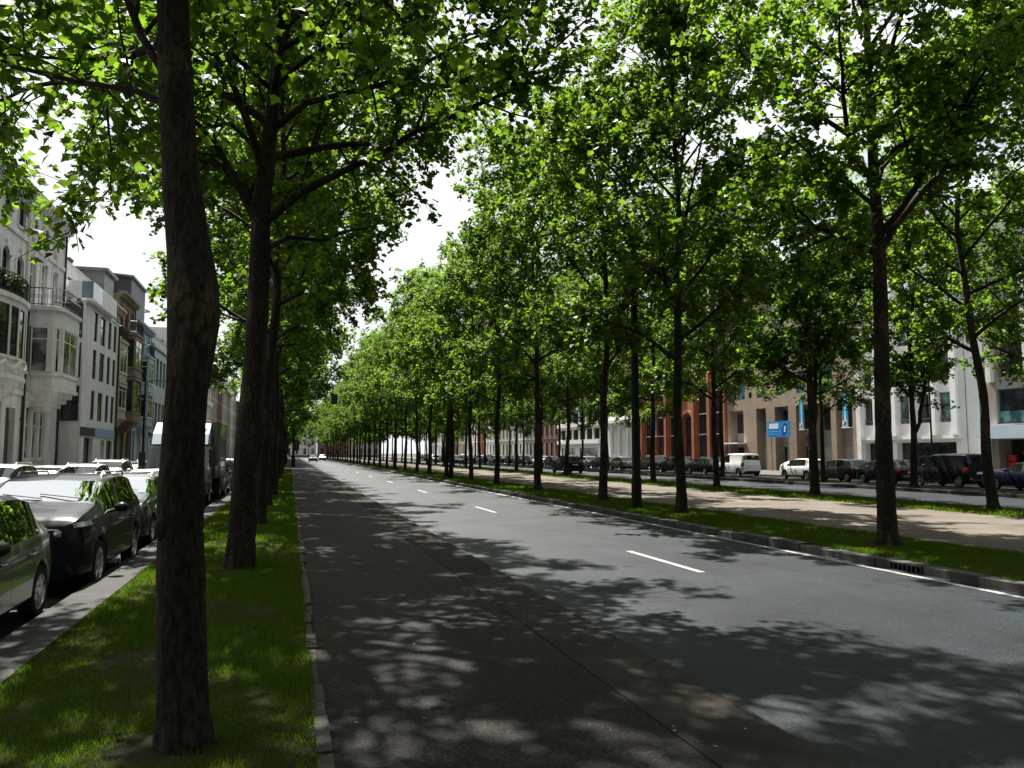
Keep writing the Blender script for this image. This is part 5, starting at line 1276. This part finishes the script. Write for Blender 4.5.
for (x,y,h,pr,pc,lb,z) in [(24.6,69,90,far_s,'black','black crossover driving on the far road between the tree rows',-.03),(4.6,168,-90,far_d,'dark','dark car far ahead on the main road',-.03),(7.2,188,90,far_h,'silver','pale car far ahead on the right lane of the main road',-.03),(-1.2,196,-90,far_s,'white','white car crossing at the far end of the left verge',0.0),(24.8,120,90,far_h,'grey','grey hatchback further up the far road than the black crossover',-.03),(26.6,150,90,far_h,'white','white hatchback far up the far road',-.03)]:
    o = park(pr, x, y, h, lb, 'cars driving on the roads', z, PAINT[pc]); o.name = 'car'
for o in (far_h, far_s, far_e, far_d, far_v, hatch, suv, estate):
    pass
# prototypes that were only copied from are parked too
park(far_s, -3.65, 72.0, -90, 'black crossover far along the left verge, last before the traffic signal', GL, fresh=True)
park(far_e, -8.5, 58.8, -90, 'dark estate car at the far end of the row before the left houses', GF, fresh=True)
# box truck
tr = empty('box_truck', (-3.85,33.0,-.12), R(-90), 'box truck with pale roof deflector parked among the cars on the left', 'truck')
c = MB(); c.box(-4.2,.75,-1.13,1.13,.95,3.1); c.build('cargo_box', PAINT['grey'], tr)
c = MB(); c.yprism([(.85,.45),(2.65,.45),(2.72,.9),(2.6,1.35),(2.25,2.15),(.85,2.2)],-1.02,1.02); cb = c.build('cab', PAINT['grey'], tr)
c = MB(); c.add([(2.625,-.9,1.4),(2.625,.9,1.4),(2.285,.86,2.12),(2.285,-.86,2.12)],[(0,1,2,3)]); c.v = [(p[0]+.012,p[1],p[2]+.006) for p in c.v]; c.build('windscreen', M['carglass_d'], tr)
for sg in (1,-1):
    c = MB(); c.add([(1.15,sg*1.024,1.4),(2.3,sg*1.024,1.4),(2.05,sg*1.024,2.05),(1.15,sg*1.024,2.05)],[(0,1,2,3)]); c.build('side_window', M['carglass_d'], tr)
    c = MB(); c.box(2.3,2.42,sg*1.1,sg*1.3,1.45,1.95); c.build('mirror', M['blackplastic'], tr)
    c = MB(); c.box(2.66,2.73,sg*.62,sg*.95,.72,.9); c.build('headlight', M['lamp'], tr)
c = MB(); c.yprism([(.9,2.24),(2.1,2.24),(1.8,2.62),(1.0,3.05),(.9,3.05)],-.95,.95); c.build('roof_deflector', M['lightbeam'], tr)
c = MB(); c.box(-4.1,2.3,-.4,.4,.5,.94); c.build('chassis', M['blackplastic'], tr)
c = MB(); c.box(2.6,2.76,-1,1,.38,.64); c.build('bumper', M['blackplastic'], tr)
for xw in (1.7,-2.7):
    for sg in (1,-1):
        t_ = MB(); t_.lathe([(.001,sg*.98),(.24,sg*.98),(.26,sg*1.04),(.4,sg*1.03),(.42,sg*.99),(.42,sg*.8),(.001,sg*.8)],'y',(xw,0,.42),22); wh = t_.build('wheel', M['tyre'], tr, 40)
        d = MB(); d.lathe([(.001,sg*1.0),(.1,sg*1.0),(.2,sg*.99),(.245,sg*1.03)],'y',(xw,0,.42),18); d.build('rim', M['rim'], wh, 40)

# ------------------------------------------------------------------ street furniture
def lamp_post(x, y, label, base=.1, h=8.4):
    rt = empty('street_lamp', (x,y,base), 0, label, 'street lamp', 'tall double-armed lamps in the kerbside row')
    c = MB(); c.tube([(0,0,0),(0,0,.9),(0,0,.95),(0,0,h)],[.16,.16,.135,.095],14); c.build('pole', M['pole'], rt, 40)
    c = MB(); c.cyl((0,0),.19,0,.06,14); c.build('base_plate', M['pole'], rt)
    for sg in (1,-1):
        c = MB(); c.tube([(0,0,h-.2),(sg*.35,0,h-.02),(sg*.75,0,h+.05)],.035,8); a = c.build('arm', M['pole'], rt, 40)
        c = MB(); c.yprism([(sg*.7,h),(sg*1.25,h+.06),(sg*1.22,h+.14),(sg*.75,h+.16)],-.13,.13); hd_ = c.build('lamp_head', M['pole'], rt)
        c = MB(); c.box(min(sg*.78,sg*1.18),max(sg*.78,sg*1.18),-.1,.1,h-.03,h+.0); c.build('lens', M['lamp'], hd_)
    return rt
for y, lb in [(22.9,'tall dark double-armed street lamp standing among the kerbside trunks'),(52.5,'second double-armed street lamp along the kerbside tree row'),(82,'third double-armed street lamp along the kerbside tree row')]: lamp_post(10.45, y, lb)
rt = empty('street_lamp', (-10.6,64.5,0), 0, 'thin street lamp with a single arm before the left town houses', 'street lamp')
c = MB(); c.tube([(0,0,0),(0,0,7.3)],[.09,.055],10); c.build('pole', M['pole'], rt)
c = MB(); c.tube([(0,0,7.1),(.5,0,7.25),(1.5,0,7.25)],.035,8); c.build('arm', M['pole'], rt)
c = MB(); c.box(1.45,2.1,-.13,.13,7.18,7.32); c.build('lamp_head', M['pole'], rt)
rt = empty('street_lantern', (38.6,40.6,.09), 0, 'slender post with a hanging lantern before the white office block', 'street lamp')
c = MB(); c.tube([(0,0,0),(0,0,1),(0,0,1.02),(0,0,8)],[.1,.1,.06,.04],10); c.build('pole', M['pole'], rt)
c = MB(); c.lathe([(.001,8.75),(.03,8.6),(.28,8.3),(.42,8.22),(.42,8.17),(.2,8.12)],'z',n=14); lh = c.build('lamp_shade', M['pole'], rt, 40)
c = MB(); c.lathe([(.2,8.12),(.24,8.0),(.12,7.9),(.001,7.88)],'z',n=14); c.build('globe', M['lamp'], lh, 40)
# traffic signal on a gantry arm
rt = empty('traffic_signal', (.42,106.5,0), 0, 'traffic signal on a long arm over the road, dark pole on the walkway', 'traffic light')
c = MB(); c.tube([(0,0,0),(0,0,1.4),(0,0,1.45),(0,0,9.4)],[.24,.24,.17,.12],12); c.build('pole', M['pole'], rt)
c = MB(); c.tube([(0,0,8.7),(2.2,0,8.85),(5.1,0,8.85)],[.1,.085,.06],10); c.build('arm', M['pole'], rt)
for (x0, z0) in ((5.05,8.3),(.3,2.2)):
    c = MB(); c.box(x0-.24,x0+.24,-.16,.16,z0,z0+1.15); c.box(x0-.4,x0+.4,-.0,.02,z0-.1,z0+1.25); sh = c.build('signal_head', M['blackplastic'], rt)
    for k_, mm in enumerate(('frame_t','yellow','red')):
        c = MB(); c.lathe([(.001,-.17),(.12,-.168),(.13,-.16)],'y',(x0,0,z0+.2+.37*k_),14); c.build('signal_lens', M['glass'] if mm else None, sh)
# no-parking sign
rt = empty('road_sign', (31.5,43.1,.1), R(20), 'round red and blue no-parking sign with a plate below on a grey post', 'road sign')
c = MB(); c.tube([(0,0,0),(0,0,2.95)],.03,8); c.build('post', M['galv'], rt)
c = MB(); c.lathe([(.001,-.05),(.36,-.05),(.36,-.035),(.001,-.035)],'y',(0,0,2.6),28); dk = c.build('disc', M['signpurple'], rt)
c = MB(); c.lathe([(.29,-.054),(.36,-.054)],'y',(0,0,2.6),28); 
for a in (PI/4, 3*PI/4): c.add([(math.cos(a)*.3*s-math.sin(a)*t,-.053,2.6+math.sin(a)*.3*s+math.cos(a)*t) for s,t in ((-1,-.035),(1,-.035),(1,.035),(-1,.035))],[(0,1,2,3)])
c.build('red_cross', M['red'], dk)
c = MB(); c.box(-.22,.22,-.05,-.035,1.85,2.15); pl_ = c.build('plate', M['signpurple'], rt)
c = MB(); c.box(-.15,.15,-.056,-.051,1.97,2.03); c.build('arrow', M['white'], pl_)
# blue sign board and banners of the tan building
rt = empty('sign_board', (44.6,65.5,3.25), R(-90), 'bright blue sign board with white lettering panel standing before the tan building', 'sign')
c = MB(); c.box(-1.75,1.75,-.06,.06,.05,1.55); c.build('board', M['signblue'], rt)
c = MB(); c.box(-1.4,.1,-.07,-.062,.85,1.35); c.build('white_panel', M['white'], rt)
c = MB(); 
for k_ in range(9): c.box(-1.42+k_*.17,-1.3+k_*.17,-.07,-.062,.52,.62)
c.box(-1.4,.2,-.07,-.062,.28,.33); c.build('lettering', M['signlight'], rt)
c = MB(); c.add([(.75,-.066,.15),(1.3,-.066,.35),(1.45,-.066,1.2),(1.0,-.066,1.4),(.6,-.066,.8)],[(0,1,2,3,4)]); c.build('picture', M['signpurple'], rt)
c = MB(); c.add([(.95,-.07,.45),(1.2,-.07,.55),(1.25,-.07,1.05),(1.0,-.07,1.1)],[(0,1,2,3)]); c.build('pale_patch', M['white'], rt)
for x_ in (-1.3,1.3): c = MB(); c.tube([(x_,.1,-3.16),(x_,.1,1.4)],.05,8); c.build('post', M['galv'], rt)
def banner(y, z0, z1, mat, label, w_=.75, pic=True):
    rt = empty('banner', (46,y,z0), R(-90), label, 'banner', 'vertical banners on the right-hand facades'); h = z1-z0
    c = MB(); 
    for k_ in range(8): 
        a, b_ = -w_/2+w_*k_/8, -w_/2+w_*(k_+1)/8; ya, yb = -.7+.04*math.sin(k_*.8), -.7+.04*math.sin((k_+1)*.8)
        c.add([(a,ya,.1),(b_,yb,.1),(b_,yb,h-.05),(a,ya,h-.05),(a,ya+.012,.1),(b_,yb+.012,.1),(b_,yb+.012,h-.05),(a,ya+.012,h-.05)],[(0,1,2,3),(7,6,5,4)])
    c.build('cloth', M[mat], rt)
    for zz in (0,h-.05): c = MB(); c.box(-w_/2-.05,w_/2+.05,-.76,-.64,zz,zz+.1); c.box(-.03,.03,-.64,.0,zz+.02,zz+.07); c.build('bracket', M['white'], rt)
    if pic:
        c = MB(); c.add([(-w_*.4,-.75,.16),(w_*.4,-.75,.16),(w_*.42,-.75,h*.2),(w_*.1,-.75,h*.28),(-w_*.2,-.75,h*.17),(-w_*.42,-.75,h*.24)],[(0,1,2,3,4,5)]); c.build('printed_figure', M['white'], rt)
        c = MB(); c.add([(-w_*.25,-.756,.2),(w_*.15,-.756,.22),(w_*.3,-.756,h*.19),(-w_*.05,-.756,h*.15)],[(0,1,2,3)]); c.build('printed_mark', M['signpurple'], rt)
banner(56.95, 3.9, 7.15, 'signlight', 'pale blue vertical banner at the corner next to the white office block')
banner(62.9, 3.9, 6.9, 'signlight', 'narrow pale blue vertical banner above the round road sign', .6)
banner(93.4, 3.9, 6.9, 'signgrey', 'grey blue vertical banner on the orange red brick building', 1.0, False)
# bicycle leaning on the median kerb
bk = empty('bicycle', (33.2,35.2,-.05), R(78), 'dark bicycle standing in front of the dark van on the right', 'bicycle')
for x_ in (-.52,.52):
    c = MB(); c.tube([(x_+.33*math.cos(t),0,.34+.33*math.sin(t)) for t in [2*PI*k_/24 for k_ in range(25)]],.018,6); wh = c.build('wheel', M['tyre'], bk)
    c = MB()
    for k_ in range(12): t = 2*PI*k_/12; c.tube([(x_,0,.34),(x_+.32*math.cos(t),0,.34+.32*math.sin(t))],.003,3)
    c.build('spokes', M['galv'], wh)
c = MB()
for a, b_ in (((-.52,0,.34),(-.08,0,.32)),((-.52,0,.34),(-.2,0,.85)),((-.08,0,.32),(-.22,0,.95)),((-.08,0,.32),(.38,0,.82)),((-.2,0,.82),(.36,0,.9)),((.36,0,.98),(.52,0,.34))): c.tube([a,b_],.017,6)
c.build('frame', M['pole'], bk)
c = MB(); c.box(-.34,-.1,-.07,.07,.95,1.0); c.build('saddle', M['blackplastic'], bk)
c = MB(); c.tube([(.36,0,.96),(.38,0,1.06)],.014,6); c.tube([(.25,.28,1.06),(.38,.2,1.08),(.38,-.2,1.08),(.25,-.28,1.06)],.013,6); c.build('handlebar', M['blackplastic'], bk)
c = MB(); c.lathe([(.001,-.02),(.09,-.02),(.09,.0),(.001,.0)],'y',(-.08,.05,.32),14); c.tube([(-.08,.1,.32),(.05,.1,.2),(.05,.2,.2)],.012,5); c.build('pedals', M['blackplastic'], bk)
